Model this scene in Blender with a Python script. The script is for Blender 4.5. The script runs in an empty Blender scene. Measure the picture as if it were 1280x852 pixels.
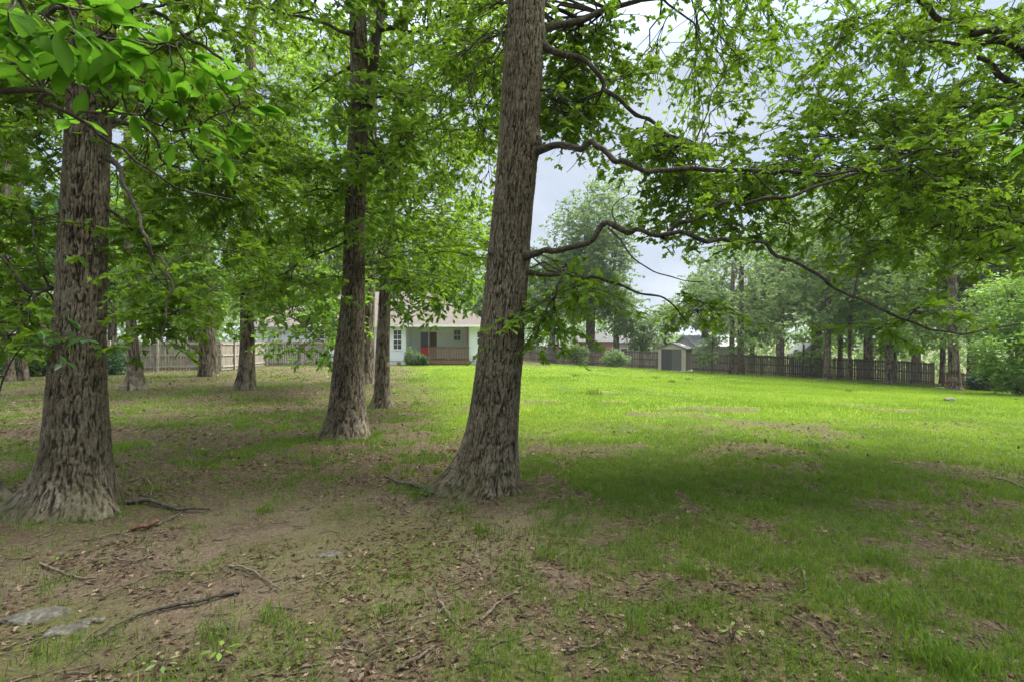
import bpy, math, random
import numpy as np

random.seed(7)
rng = np.random.default_rng(11)
R = math.radians
C = bpy.context.scene.collection

# ------------------------------------------------------------------ camera, sky, sun, exposure
sc = bpy.context.scene
EYE = 1.6
FPX = 640.0
cam_d = bpy.data.cameras.new("camera")
cam_d.sensor_width = 36.0
cam_d.lens = 18.0
cam_d.clip_start = 0.05
cam_d.clip_end = 2000.0
cam = bpy.data.objects.new("camera", cam_d)
cam.location = (0, 0, EYE)
cam.rotation_euler = (R(90), 0, 0)
C.objects.link(cam)
sc.camera = cam

SUN_EL, SUN_AZ = R(56), R(72)          # azimuth measured clockwise from +Y (view direction)
SUN_STRENGTH = 1.0
SUN_ANGLE = R(28)
SKY_STRENGTH = 0.05
EXPOSURE = 3.4

sun_d = bpy.data.lights.new("sun", 'SUN')
sun_d.energy = SUN_STRENGTH
sun_d.angle = SUN_ANGLE
sun_d.color = (1.0, 0.96, 0.88)
sun = bpy.data.objects.new("sun", sun_d)
sun.rotation_euler = (R(90) - SUN_EL, 0, math.pi - SUN_AZ)
sun.location = (0, 0, 40)
C.objects.link(sun)

W = bpy.data.worlds.new("World")
sc.world = W
W.use_nodes = True
wt = W.node_tree
wt.nodes.clear()
w_out = wt.nodes.new('ShaderNodeOutputWorld')
w_bg = wt.nodes.new('ShaderNodeBackground')
w_sky = wt.nodes.new('ShaderNodeTexSky')
w_sky.sky_type = 'NISHITA'
w_sky.sun_disc = False
w_sky.sun_elevation = SUN_EL
w_sky.sun_rotation = SUN_AZ
w_sky.air_density = 1.0
w_sky.dust_density = 2.0
w_tc = wt.nodes.new('ShaderNodeTexCoord')
w_map = wt.nodes.new('ShaderNodeMapping')
w_map.inputs['Scale'].default_value = (1.0, 1.0, 2.6)
w_no = wt.nodes.new('ShaderNodeTexNoise')
w_no.inputs['Scale'].default_value = 2.2
w_no.inputs['Detail'].default_value = 7
w_no.inputs['Roughness'].default_value = 0.55
w_r1 = wt.nodes.new('ShaderNodeValToRGB')      # cloud brightness
w_r1.color_ramp.elements[0].position = 0.30
w_r1.color_ramp.elements[0].color = (.66, .84, 1.14, 1)
w_r1.color_ramp.elements[1].position = 0.72
w_r1.color_ramp.elements[1].color = (1.62, 1.74, 1.92, 1)
w_r2 = wt.nodes.new('ShaderNodeValToRGB')      # cloud cover
w_r2.color_ramp.elements[0].position = 0.30
w_r2.color_ramp.elements[0].color = (.8, .8, .8, 1)
w_r2.color_ramp.elements[1].position = 0.5
w_r2.color_ramp.elements[1].color = (.97, .97, .97, 1)
w_mix = wt.nodes.new('ShaderNodeMix')
w_mix.data_type = 'RGBA'
wl = wt.links
wl.new(w_tc.outputs['Generated'], w_map.inputs['Vector'])
wl.new(w_map.outputs['Vector'], w_no.inputs['Vector'])
wl.new(w_no.outputs['Fac'], w_r1.inputs['Fac'])
wl.new(w_no.outputs['Fac'], w_r2.inputs['Fac'])
wl.new(w_r2.outputs['Color'], w_mix.inputs[0])
wl.new(w_sky.outputs['Color'], w_mix.inputs[6])
wl.new(w_r1.outputs['Color'], w_mix.inputs[7])
# overcast sky: brighter overhead than near the horizon
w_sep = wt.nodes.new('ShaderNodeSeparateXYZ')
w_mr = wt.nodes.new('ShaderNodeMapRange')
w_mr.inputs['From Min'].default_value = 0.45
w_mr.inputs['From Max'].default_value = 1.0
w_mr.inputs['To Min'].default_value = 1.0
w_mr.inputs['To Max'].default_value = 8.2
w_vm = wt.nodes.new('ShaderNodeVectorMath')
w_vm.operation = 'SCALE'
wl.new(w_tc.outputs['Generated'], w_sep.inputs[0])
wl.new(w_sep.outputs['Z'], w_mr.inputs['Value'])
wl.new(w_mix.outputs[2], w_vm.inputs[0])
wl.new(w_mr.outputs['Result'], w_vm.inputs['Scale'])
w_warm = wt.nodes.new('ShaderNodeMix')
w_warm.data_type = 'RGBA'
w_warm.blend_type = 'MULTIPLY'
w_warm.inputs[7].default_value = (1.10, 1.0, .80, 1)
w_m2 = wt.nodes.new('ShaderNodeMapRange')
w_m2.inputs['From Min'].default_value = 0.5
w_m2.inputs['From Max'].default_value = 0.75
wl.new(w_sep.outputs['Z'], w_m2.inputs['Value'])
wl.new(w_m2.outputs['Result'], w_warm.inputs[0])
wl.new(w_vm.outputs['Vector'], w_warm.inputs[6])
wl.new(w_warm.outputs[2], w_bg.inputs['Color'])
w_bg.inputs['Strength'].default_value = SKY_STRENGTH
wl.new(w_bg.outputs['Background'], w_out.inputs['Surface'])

sc.view_settings.view_transform = 'Standard'
sc.view_settings.look = 'None'
sc.view_settings.gamma = 1.0
sc.view_settings.use_curve_mapping = False
sc.view_settings.exposure = EXPOSURE
sc.render.engine = 'CYCLES'
sc.cycles.max_bounces = 7
sc.cycles.diffuse_bounces = 4
sc.cycles.glossy_bounces = 2
sc.cycles.transmission_bounces = 4
sc.cycles.sample_clamp_indirect = 4.0

# ------------------------------------------------------------------ numpy helpers
def hash2(ix, iy, seed=0):
    h = (ix.astype(np.int64) * 374761393 + iy.astype(np.int64) * 668265263 + seed * 974711) & 0xffffffff
    h = ((h ^ (h >> 13)) * 1274126177) & 0xffffffff
    h = ((h ^ (h >> 16)) * 2246822519) & 0xffffffff
    return ((h ^ (h >> 15)) & 0xffffff) / float(0xffffff)

def vnoise(x, y, seed=0, wrapx=None):
    x = np.asarray(x, float); y = np.asarray(y, float)
    ix = np.floor(x); iy = np.floor(y)
    fx = x - ix; fy = y - iy
    fx = fx * fx * (3 - 2 * fx); fy = fy * fy * (3 - 2 * fy)
    ix2 = ix + 1
    if wrapx:
        ix = np.mod(ix, wrapx); ix2 = np.mod(ix2, wrapx)
    a = hash2(ix, iy, seed); b = hash2(ix2, iy, seed)
    c = hash2(ix, iy + 1, seed); d = hash2(ix2, iy + 1, seed)
    return (a * (1 - fx) + b * fx) * (1 - fy) + (c * (1 - fx) + d * fx) * fy

def fbm(x, y, seed=0, octv=4):
    s = 0.0; a = 0.5; t = 0.0
    for k in range(octv):
        s = s + a * vnoise(np.asarray(x) * 2 ** k, np.asarray(y) * 2 ** k, seed + k * 17)
        t += a; a *= 0.5
    return s / t

def ss(a, b, x):
    t = np.clip((np.asarray(x, float) - a) / (b - a), 0, 1)
    return t * t * (3 - 2 * t)

def softpos(x, k=2.0):
    return np.logaddexp(0, np.asarray(x, float) / k) * k

def terrain(x, y):
    x = np.asarray(x, float); y = np.asarray(y, float)
    yc = np.clip(y, -5, 120)
    xr = np.minimum(softpos(x - 0.5), 60)
    z = -0.25 * ss(8, 35, yc) - 0.05 * xr * ss(4, 38, yc)
    z = z - 0.03 * np.maximum(0, yc - 42) * ss(-2, 6, x) * (1 - ss(70, 71, yc)) - 0.84 * ss(70, 71, yc) * ss(-2, 6, x)
    near = 1 - ss(10, 22, np.hypot(x, y))
    z = z + near * .016 * (fbm(x * 9, y * 9, 7, 2) - .5) * (1 - ss(7, 12, np.hypot(x, y)))
    z = z + near * (0.09 * (fbm(x * 0.55, y * 0.55, 3, 3) - 0.5) + 0.035 * (fbm(x * 2.7, y * 2.7, 5, 3) - 0.5))
    z = z + (1 - near) * 0.05 * (fbm(x * 0.3, y * 0.3, 9, 2) - 0.5)
    return z

def tz(x, y):
    return float(terrain(np.array([x]), np.array([y]))[0])

def P(px, py, Y):
    return np.array([(px - 640) / FPX * Y, Y, EYE + (426 - py) / FPX * Y])

def G(px, py):
    """point where the view ray through a place in the photo meets the ground"""
    dx, dz = (px - 640) / FPX, (426 - py) / FPX
    lo, hi = 0.8, 120.0
    ys = np.linspace(lo, hi, 4000)
    d = EYE + dz * ys - terrain(dx * ys, ys)
    k = int(np.argmax(d < 0)) if (d < 0).any() else len(ys) - 1
    y = ys[k]
    return np.array([dx * y, y, tz(dx * y, y)])

def nrm(v):
    return v / np.maximum(np.linalg.norm(v, axis=-1, keepdims=True), 1e-9)

def mesh_np(name, verts, faces, mat, attrs=None, smooth=True):
    """faces: array (n,3) or (n,4) or a list of such arrays"""
    me = bpy.data.meshes.new(name)
    fl = faces if isinstance(faces, list) else [faces]
    fl = [np.asarray(f, np.int32) for f in fl if len(f)]
    verts = np.asarray(verts, np.float32)
    me.vertices.add(len(verts))
    me.vertices.foreach_set("co", verts.ravel())
    nl = sum(f.size for f in fl); nf = sum(len(f) for f in fl)
    me.loops.add(nl)
    me.loops.foreach_set("vertex_index", np.concatenate([f.ravel() for f in fl]))
    me.polygons.add(nf)
    sizes = np.concatenate([np.full(len(f), f.shape[1], np.int32) for f in fl])
    starts = np.concatenate([[0], np.cumsum(sizes)[:-1]]).astype(np.int32)
    me.polygons.foreach_set("loop_start", starts)
    me.polygons.foreach_set("loop_total", sizes)
    me.polygons.foreach_set("use_smooth", np.full(nf, smooth, bool))
    if attrs:
        for k, v in attrs.items():
            a = me.attributes.new(k, 'FLOAT', 'POINT')
            a.data.foreach_set("value", np.asarray(v, np.float32))
    me.update(calc_edges=True)
    me.materials.append(mat)
    return me

def tag(o, label=None, cat=None, group=None, kind=None):
    if label: o['label'] = label
    if cat: o['category'] = cat
    if group: o['group'] = group
    if kind: o['kind'] = kind
    return o

def thing(name, loc, label, cat, group=None, rz=0):
    o = bpy.data.objects.new(name, None)
    o.location = loc
    o.rotation_euler = (0, 0, rz)
    o.empty_display_size = 0.2
    C.objects.link(o)
    return tag(o, label, cat, group)

def part(name, parent, me, world=True):
    """a mesh made in world coordinates becomes a child of its thing"""
    o = bpy.data.objects.new(name, me)
    C.objects.link(o)
    if parent is not None:
        o.parent = parent
        if world:
            root = parent
            off = np.array(root.location)
            while root.parent is not None:
                root = root.parent
                off = off + np.array(root.location)
            n = len(me.vertices)
            co = np.empty(n * 3, np.float32)
            me.vertices.foreach_get("co", co)
            me.vertices.foreach_set("co", (co.reshape(-1, 3) - off.astype(np.float32)).ravel())
            me.update()
    return o

# ------------------------------------------------------------------ materials
def new_mat(name):
    m = bpy.data.materials.new(name)
    m.use_nodes = True
    nt = m.node_tree
    nt.nodes.clear()
    out = nt.nodes.new('ShaderNodeOutputMaterial')
    return m, nt, out

def N(nt, t, **kw):
    n = nt.nodes.new(t)
    for k, v in kw.items():
        if k in n.inputs: n.inputs[k].default_value = v
        else: setattr(n, k, v)
    return n

def ramp(nt, fac, stops):
    r = nt.nodes.new('ShaderNodeValToRGB')
    el = r.color_ramp.elements
    while len(el) < len(stops): el.new(0.5)
    for e, (p, c) in zip(el, stops):
        e.position = p
        e.color = (*c, 1) if len(c) == 3 else c
    nt.links.new(fac, r.inputs['Fac'])
    return r

def mixc(nt, fac, a, b, mode='MIX'):
    m = nt.nodes.new('ShaderNodeMix')
    m.data_type = 'RGBA'
    m.blend_type = mode
    for s, v in ((m.inputs[0], fac), (m.inputs[6], a), (m.inputs[7], b)):
        if hasattr(v, 'is_linked'): nt.links.new(v, s)
        elif isinstance(v, (int, float)): s.default_value = v
        else: s.default_value = (*v, 1)
    return m.outputs[2]

def leaf_mat(name, stops, trans_col, trans=0.45, rough=0.45, spec=0.4):
    m, nt, out = new_mat(name)
    at = N(nt, 'ShaderNodeAttribute', attribute_name='var')
    r = ramp(nt, at.outputs['Fac'], stops)
    p = N(nt, 'ShaderNodeBsdfPrincipled', Roughness=rough)
    p.inputs['Specular IOR Level'].default_value = spec
    nt.links.new(r.outputs['Color'], p.inputs['Base Color'])
    t = N(nt, 'ShaderNodeBsdfTranslucent')
    tc = mixc(nt, 0.5, r.outputs['Color'], trans_col)
    nt.links.new(tc, t.inputs['Color'])
    mx = N(nt, 'ShaderNodeMixShader')
    mx.inputs[0].default_value = trans
    nt.links.new(p.outputs[0], mx.inputs[1])
    nt.links.new(t.outputs[0], mx.inputs[2])
    nt.links.new(mx.outputs[0], out.inputs['Surface'])
    return m

LEAF_OAK = leaf_mat("oak_leaf", [(0, (.044, .096, .009)), (.5, (.092, .185, .012)), (1, (.180, .295, .028))], (.36, .58, .03), .52)
LEAF_MID = leaf_mat("mid_leaf", [(0, (.042, .098, .012)), (.5, (.086, .180, .018)), (1, (.165, .280, .036))], (.32, .54, .04), .52)
LEAF_YEL = leaf_mat("yellowish_leaf", [(0, (.045, .095, .020)), (.5, (.085, .165, .032)), (1, (.20, .26, .06))], (.26, .40, .06), .42)
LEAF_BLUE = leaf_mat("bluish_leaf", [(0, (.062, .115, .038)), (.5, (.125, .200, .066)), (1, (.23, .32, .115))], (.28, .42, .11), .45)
LEAF_BUSH = leaf_mat("bush_leaf", [(0, (.065, .140, .020)), (.5, (.125, .235, .030)), (1, (.21, .33, .055))], (.28, .48, .05), .42)
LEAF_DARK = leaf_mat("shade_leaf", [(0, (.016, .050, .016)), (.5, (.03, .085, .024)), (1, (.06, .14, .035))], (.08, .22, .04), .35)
LEAF_HICK = leaf_mat("hickory_leaf", [(0, (.050, .130, .010)), (.5, (.085, .21, .014)), (1, (.13, .28, .022))], (.22, .50, .03), .48, .65, .15)
GRASS = leaf_mat("grass_blade", [(0, (.040, .072, .014)), (.35, (.075, .150, .016)), (.7, (.160, .275, .018)), (1, (.28, .34, .04))], (.30, .46, .03), .4, .55, .25)
LITTER = leaf_mat("dry_leaf", [(0, (.028, .017, .011)), (.35, (.080, .050, .030)), (.7, (.155, .105, .070)), (1, (.29, .22, .16))], (.22, .13, .06), .15, .7, .2)

def bark_attr_mat():
    m, nt, out = new_mat("furrowed_bark")
    at = N(nt, 'ShaderNodeAttribute', attribute_name='plate')
    ms = N(nt, 'ShaderNodeAttribute', attribute_name='moss')
    tc = N(nt, 'ShaderNodeTexCoord')
    mp = N(nt, 'ShaderNodeMapping')
    mp.inputs['Scale'].default_value = (1, 1, .35)
    nt.links.new(tc.outputs['Object'], mp.inputs['Vector'])
    n1 = N(nt, 'ShaderNodeTexNoise', Scale=60.0, Detail=6.0, Roughness=.65)
    nt.links.new(mp.outputs['Vector'], n1.inputs['Vector'])
    n2 = N(nt, 'ShaderNodeTexNoise', Scale=2.6, Detail=3.0)
    nt.links.new(tc.outputs['Object'], n2.inputs['Vector'])
    r = ramp(nt, at.outputs['Fac'], [(0, (.017, .0135, .011)), (.3, (.055, .046, .036)), (.65, (.122, .106, .085)), (1, (.225, .205, .172))])
    grain = ramp(nt, n1.outputs['Fac'], [(.25, (.45, .42, .40)), (.55, (1, 1, 1)), (.8, (1.45, 1.42, 1.38))])
    c1 = mixc(nt, 1.0, r.outputs['Color'], grain.outputs['Color'], 'MULTIPLY')
    tone = ramp(nt, n2.outputs['Fac'], [(.3, (.78, .70, .62)), (.65, (1.18, 1.14, 1.06))])
    c2 = mixc(nt, 1.0, c1, tone.outputs['Color'], 'MULTIPLY')
    c3 = mixc(nt, ms.outputs['Fac'], c2, (.050, .050, .020))
    p = N(nt, 'ShaderNodeBsdfPrincipled', Roughness=.9)
    p.inputs['Specular IOR Level'].default_value = .2
    nt.links.new(c3, p.inputs['Base Color'])
    b = N(nt, 'ShaderNodeBump', Strength=.7, Distance=.006)
    nt.links.new(n1.outputs['Fac'], b.inputs['Height'])
    nt.links.new(b.outputs[0], p.inputs['Normal'])
    nt.links.new(p.outputs[0], out.inputs['Surface'])
    return m
BARK = bark_attr_mat()

def limb_mat(name, dark, mid, light):
    m, nt, out = new_mat(name)
    tc = N(nt, 'ShaderNodeTexCoord')
    n1 = N(nt, 'ShaderNodeTexNoise', Scale=34.0, Detail=5.0, Roughness=.65)
    nt.links.new(tc.outputs['Object'], n1.inputs['Vector'])
    n2 = N(nt, 'ShaderNodeTexNoise', Scale=6.0, Detail=3.0)
    nt.links.new(tc.outputs['Object'], n2.inputs['Vector'])
    r = ramp(nt, n1.outputs['Fac'], [(.3, dark), (.5, mid), (.72, light)])
    tone = ramp(nt, n2.outputs['Fac'], [(.3, (.7, .7, .7)), (.7, (1.25, 1.25, 1.2))])
    c = mixc(nt, 1.0, r.outputs['Color'], tone.outputs['Color'], 'MULTIPLY')
    p = N(nt, 'ShaderNodeBsdfPrincipled', Roughness=.9)
    p.inputs['Specular IOR Level'].default_value = .2
    nt.links.new(c, p.inputs['Base Color'])
    b = N(nt, 'ShaderNodeBump', Strength=.8, Distance=.008)
    nt.links.new(n1.outputs['Fac'], b.inputs['Height'])
    nt.links.new(b.outputs[0], p.inputs['Normal'])
    nt.links.new(p.outputs[0], out.inputs['Surface'])
    return m
LIMB = limb_mat("limb_bark", (.022, .019, .015), (.055, .047, .039), (.125, .113, .096))
STICK = limb_mat("dead_stick", (.05, .038, .028), (.12, .092, .07), (.22, .18, .145))
STICK_RED = limb_mat("rotten_wood", (.05, .026, .016), (.115, .062, .038), (.20, .125, .082))
STONE = limb_mat("limestone", (.05, .047, .040), (.10, .094, .080), (.19, .178, .155))

def plain(name, col, rough=.6, var=.15, scale=8.0, bump=0.0, spec=.3, stretch=(1, 1, 1)):
    m, nt, out = new_mat(name)
    tc = N(nt, 'ShaderNodeTexCoord')
    mp = N(nt, 'ShaderNodeMapping')
    mp.inputs['Scale'].default_value = stretch
    nt.links.new(tc.outputs['Object'], mp.inputs['Vector'])
    n = N(nt, 'ShaderNodeTexNoise', Scale=scale, Detail=5.0)
    nt.links.new(mp.outputs['Vector'], n.inputs['Vector'])
    r = ramp(nt, n.outputs['Fac'], [(.3, tuple(c * (1 - var) for c in col)), (.7, tuple(c * (1 + var) for c in col))])
    p = N(nt, 'ShaderNodeBsdfPrincipled', Roughness=rough)
    p.inputs['Specular IOR Level'].default_value = spec
    nt.links.new(r.outputs['Color'], p.inputs['Base Color'])
    if bump:
        b = N(nt, 'ShaderNodeBump', Strength=.6, Distance=bump)
        nt.links.new(n.outputs['Fac'], b.inputs['Height'])
        nt.links.new(b.outputs[0], p.inputs['Normal'])
    nt.links.new(p.outputs[0], out.inputs['Surface'])
    return m

# ------------------------------------------------------------------ tubes
def catmull(pts, m):
    pts = np.asarray(pts, float)
    p = np.vstack([2 * pts[0] - pts[1], pts, 2 * pts[-1] - pts[-2]])
    n = len(pts) - 1
    t = np.linspace(0, n, m); i = np.minimum(t.astype(int), n - 1); f = (t - i)[:, None]
    a, b, c, d = p[i], p[i + 1], p[i + 2], p[i + 3]
    return 0.5 * (2 * b + (c - a) * f + (2 * a - 5 * b + 4 * c - d) * f ** 2 + (3 * b - a - 3 * c + d) * f ** 3)

def tubes(pts, rad, sides):
    """pts (n,m,3), rad (n,m) -> verts, quads (tip ends taper to nothing visible)"""
    pts = np.asarray(pts, float); rad = np.asarray(rad, float)
    n, m, _ = pts.shape
    tan = nrm(np.gradient(pts, axis=1))
    ref = np.zeros((n, 1, 3)); mean = nrm(pts[:, -1] - pts[:, 0])
    ref[:, 0] = np.where(np.abs(mean[:, 2:3]) > .8, [1., 0, 0], [0, 0, 1.])
    u = nrm(np.cross(tan, ref)); v = np.cross(tan, u)
    a = np.arange(sides) / sides * 2 * math.pi
    ring = u[:, :, None, :] * np.cos(a)[None, None, :, None] + v[:, :, None, :] * np.sin(a)[None, None, :, None]
    V = pts[:, :, None, :] + ring * rad[:, :, None, None]
    idx = np.arange(n * m * sides).reshape(n, m, sides)
    a0 = idx[:, :-1, :]; a1 = np.roll(idx, -1, axis=2)[:, :-1, :]
    b0 = idx[:, 1:, :]; b1 = np.roll(idx, -1, axis=2)[:, 1:, :]
    F = np.stack([a0, a1, b1, b0], -1).reshape(-1, 4)
    return V.reshape(-1, 3), F

class Acc:
    def __init__(self): self.v = []; self.f = {3: [], 4: []}; self.n = 0; self.a = []
    def add(self, v, f, a=None):
        f = np.asarray(f, np.int64)
        self.v.append(np.asarray(v, float)); self.f[f.shape[1]].append(f + self.n); self.n += len(v)
        if a is not None: self.a.append(a)
    def box(self, lo, hi, M=None):
        x0, y0, z0 = lo; x1, y1, z1 = hi
        v = np.array([[x0, y0, z0], [x1, y0, z0], [x1, y1, z0], [x0, y1, z0], [x0, y0, z1], [x1, y0, z1], [x1, y1, z1], [x0, y1, z1]], float)
        if M is not None: v = M(v)
        self.add(v, [[0, 3, 2, 1], [4, 5, 6, 7], [0, 1, 5, 4], [1, 2, 6, 5], [2, 3, 7, 6], [3, 0, 4, 7]])
        return self
    def mesh(self, name, mat, smooth=False, attrs=None):
        fl = [np.concatenate(self.f[k]) for k in (3, 4) if self.f[k]]
        return mesh_np(name, np.concatenate(self.v), fl, mat, attrs, smooth)

# ------------------------------------------------------------------ leaves
def tmpl_oak():
    mid = lambda t: (t, 0, -.03 + .10 * t * (1 - t))
    s = [(.26, .24), (.38, .11), (.62, .33), (.76, .13)]
    v = [mid(0.0), mid(1.0)]
    for sg in (1, -1):
        v += [(t, sg * w, .05 + .12 * w) for t, w in s]
    f = []
    for o in (2, 6):
        l1, n1, l2, n2 = o, o + 1, o + 2, o + 3
        tr = [(0, n1, l1), (n1, n2, l2), (0, n2, n1), (0, 1, n2)]
        if o == 6: tr = [t[::-1] for t in tr]
        f += tr
    return np.array(v, float), np.array(f)

def tmpl_oval(w=.24):
    v = np.array([(0, 0, 0), (.3, w * .85, .06), (.65, w, .06), (1, 0, -.05), (.65, -w, .06), (.3, -w * .85, .06)], float)
    f = np.array([(0, 3, 2), (0, 2, 1), (0, 4, 3), (0, 5, 4)])
    return v, f

def tmpl_diamond(w=.3):
    v = np.array([(0, 0, 0), (.5, w, .08), (1, 0, -.03), (.5, -w, .08)], float)
    return v, np.array([(0, 2, 1), (0, 3, 2)])

def tmpl_big():
    """large ovate leaflet with a raised fold and a curved midrib"""
    ts = np.array([0, .12, .28, .46, .64, .82, 1.0]); ws = np.array([0, .085, .16, .20, .185, .105, 0])
    v = [(t, 0, .10 * math.sin(t * 2.4) - .06 * t) for t in ts]
    n = len(ts)
    for sg in (1, -1):
        v += [(t - .02, sg * w, .10 * math.sin(t * 2.4) - .06 * t + .10 * w + .012 * (-1) ** k) for k, (t, w) in enumerate(zip(ts[1:-1], ws[1:-1]))]
    f = []
    for s, o in ((1, n), (-1, n + n - 2)):
        e = [0] + [o + k for k in range(n - 2)] + [n - 1]
        for k in range(n - 1):
            for tr in ((k, k + 1, e[k + 1]), (k, e[k + 1], e[k])):
                if len(set(tr)) == 3: f.append(tr if s == 1 else tr[::-1])
    return np.array(v, float), np.array(f)
TM = dict(oak=tmpl_oak(), oval=tmpl_oval(), diamond=tmpl_diamond(), big=tmpl_big())

def place_leaves(acc, tmpl, pos, axis, normal, size, var):
    tv, tf = TM[tmpl]
    a = nrm(axis)
    b = nrm(np.cross(normal, a)); n = np.cross(a, b)
    V = pos[:, None, :] + size[:, None, None] * (tv[None, :, 0:1] * a[:, None, :] + tv[None, :, 1:2] * b[:, None, :] + tv[None, :, 2:3] * n[:, None, :])
    k = len(tv)
    F = (np.arange(len(pos)) * k)[:, None, None] + tf[None]
    vv = np.repeat(var, k)
    if tmpl == 'big': vv = vv + np.tile(np.where(np.abs(tv[:, 1]) < 1e-6, .30, -.06), len(pos))   # paler midrib
    acc.add(V.reshape(-1, 3), F.reshape(-1, 3), vv)

# ------------------------------------------------------------------ trunks with bark
def worley(u, v, wrap, seed):
    iu = np.floor(u); iv = np.floor(v)
    f1 = np.full(u.shape, 9.0); f2 = np.full(u.shape, 9.0); cid = np.zeros(u.shape)
    for du in (-1, 0, 1):
        for dv in (-1, 0, 1):
            cu = iu + du; cv = iv + dv
            w = np.mod(cu, wrap)
            qx = cu + .15 + .7 * hash2(w, cv, seed); qy = cv + .1 + .8 * hash2(w, cv, seed + 1)
            d = np.hypot(u - qx, (v - qy))
            nearer = d < f1
            f2 = np.where(nearer, f1, np.minimum(f2, d))
            cid = np.where(nearer, hash2(w, cv, seed + 2), cid)
            f1 = np.where(nearer, d, f1)
    return f1, f2, cid

def trunk_mesh(path, radii, base_z, flare=(), flare_h=.35, res=1.0, disp=.014, cell=.045, seed=0, moss=0.3, knots=()):
    """path (n,3) centre line from below the ground up, radii (n,)"""
    path = np.asarray(path, float); radii = np.asarray(radii, float)
    L = np.sum(np.linalg.norm(np.diff(path, axis=0), axis=1))
    nz = int(max(12, L / (.02 / res)))
    pr = catmull(np.hstack([path, radii[:, None]]), nz * 4)
    # spacing: uniform by height
    zz = pr[:, 2]; zt = np.linspace(zz[0], zz[-1], nz)
    cx = np.interp(zt, zz, pr[:, 0]); cy = np.interp(zt, zz, pr[:, 1]); r = np.interp(zt, zz, pr[:, 3])
    rm = float(np.interp(base_z + 1.5, zt, r))
    nt_ = int(max(10, 2 * math.pi * rm / (.0085 / res)))
    th = np.arange(nt_) / nt_ * 2 * math.pi
    T, Z = np.meshgrid(th, zt)
    Rr = r[:, None] * np.ones_like(T)
    h = np.clip(Z - base_z, -.1, None)
    up = np.exp(-np.maximum(h, 0) / flare_h)
    big = .05 * rm * (vnoise(T / (2 * math.pi) * 5, Z * .7, seed + 5, 5) - .5) * 2
    Rr = Rr + big
    for (az, amp, k) in flare:
        Rr = Rr + amp * up * np.maximum(0, np.cos(T - az)) ** k
    Rr = Rr + .10 * rm * np.exp(-np.maximum(h, 0) / (flare_h * 1.6))
    for (az, zk, rk, ak) in knots:
        d2 = ((np.angle(np.exp(1j * (T - az))) * rm) ** 2 + (Z - zk) ** 2) / rk ** 2
        Rr = Rr + ak * np.exp(-d2 * 2)
    ncell = max(6, round(2 * math.pi * rm / cell))
    u = T / (2 * math.pi) * ncell
    v = Z / (cell * 8.5)
    wu = 1.1 * (vnoise(u * .5, v * 1.3, seed + 31, max(3, ncell // 2)) - .5) + .35 * (vnoise(u, v * 4, seed + 32, ncell) - .5)
    if ncell % 2: wu = .5 * (vnoise(u, v * 2, seed + 32, ncell) - .5)
    n1 = .66 * vnoise(u + wu, v, seed, ncell) + .34 * vnoise(2 * (u + wu), v * 2.3, seed + 3, 2 * ncell)
    n2 = vnoise(u * 1 + 3 * wu, v * 5.5, seed + 6, ncell)
    fis = ss(.005, .095, np.abs(n1 - .5))
    crack = ss(.0, .12, np.abs(n2 - .47))
    plate = fis * (.62 + .38 * crack)
    tone = vnoise(u * 2, v * 4, seed + 7, 2 * ncell)
    fine = vnoise(u * 5, v * 16, seed + 40, 5 * ncell) - .5
    Rr = Rr + disp * (plate - .5) + disp * .5 * (n1 - .5) + disp * .35 * fine
    col = np.clip(plate * (.55 + .45 * tone) + .25 * fine, 0, 1)
    X = cx[:, None] + Rr * np.cos(T); Yv = cy[:, None] + Rr * np.sin(T)
    V = np.stack([X, Yv, Z], -1).reshape(-1, 3)
    idx = np.arange(nz * nt_).reshape(nz, nt_)
    F = np.stack([idx[:-1], np.roll(idx, -1, 1)[:-1], np.roll(idx, -1, 1)[1:], idx[1:]], -1).reshape(-1, 4)
    mo = moss * np.exp(-np.maximum(h, 0) / .5) * ss(.4, .7, vnoise(T / (2 * math.pi) * 9, Z * 4, seed + 50, 9)) + .25 * moss * ss(.55, .8, vnoise(T / (2 * math.pi) * 7, Z * 1.5, seed + 51, 7))
    return mesh_np("trunk", V, F, BARK, dict(plate=col.ravel(), moss=np.clip(mo, 0, 1).ravel()))

# ------------------------------------------------------------------ keep the sky openings of the photo free of near sprays
OPEN = [  # (azimuth/elevation windows given as photo px ranges, chance that a spray may stay)
    (672, 775, 182, 262, .0), (725, 780, -20, 160, .5), (785, 845, -60, 70, .25), (845, 880, 20, 120, .35),
    (768, 850, 105, 165, .45), (860, 975, 115, 175, .15), (690, 735, -40, 30, .7),
    (800, 875, 290, 385, .12), (560, 612, 195, 250, .4),
    (60, 150, 150, 400, .0), (628, 664, 0, 330, .0), (300, 345, 60, 130, .35), (370, 425, 120, 175, .5), (215, 250, 0, 40, .4), (1150, 1280, 0, 60, .55), (955, 1000, 60, 135, .5)]

def open_ok(T, scale=1.0):
    px = 640 + T[:, 0] / T[:, 1] * FPX; py = 426 - (T[:, 2] - EYE) / T[:, 1] * FPX
    keep = np.ones(len(T), bool)
    for a, b, c, d, pr in OPEN:
        ins = (px > a) & (px < b) & (py > c) & (py < d)
        keep &= ~(ins & (rng.random(len(T)) > pr))
    return keep

def region(px0, px1, py0, py1, y0, y1, n, check=True):
    n = int(n * 1.3)
    k = n * (2 if check else 1)
    Y = rng.uniform(y0, y1, k); px = rng.uniform(px0, px1, k); py = rng.uniform(py0, py1, k)
    T = np.stack([(px - 640) / FPX * Y, Y, EYE + (426 - py) / FPX * Y], 1)
    T = T[:n]
    return T[open_ok(T)] if check else T

def ellipsoid(c, r, n, shell=.55):
    d = nrm(rng.normal(size=(n, 3)))
    q = rng.uniform(shell, 1, n)[:, None] ** .6
    return np.array(c) + d * q * np.array(r)

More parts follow.
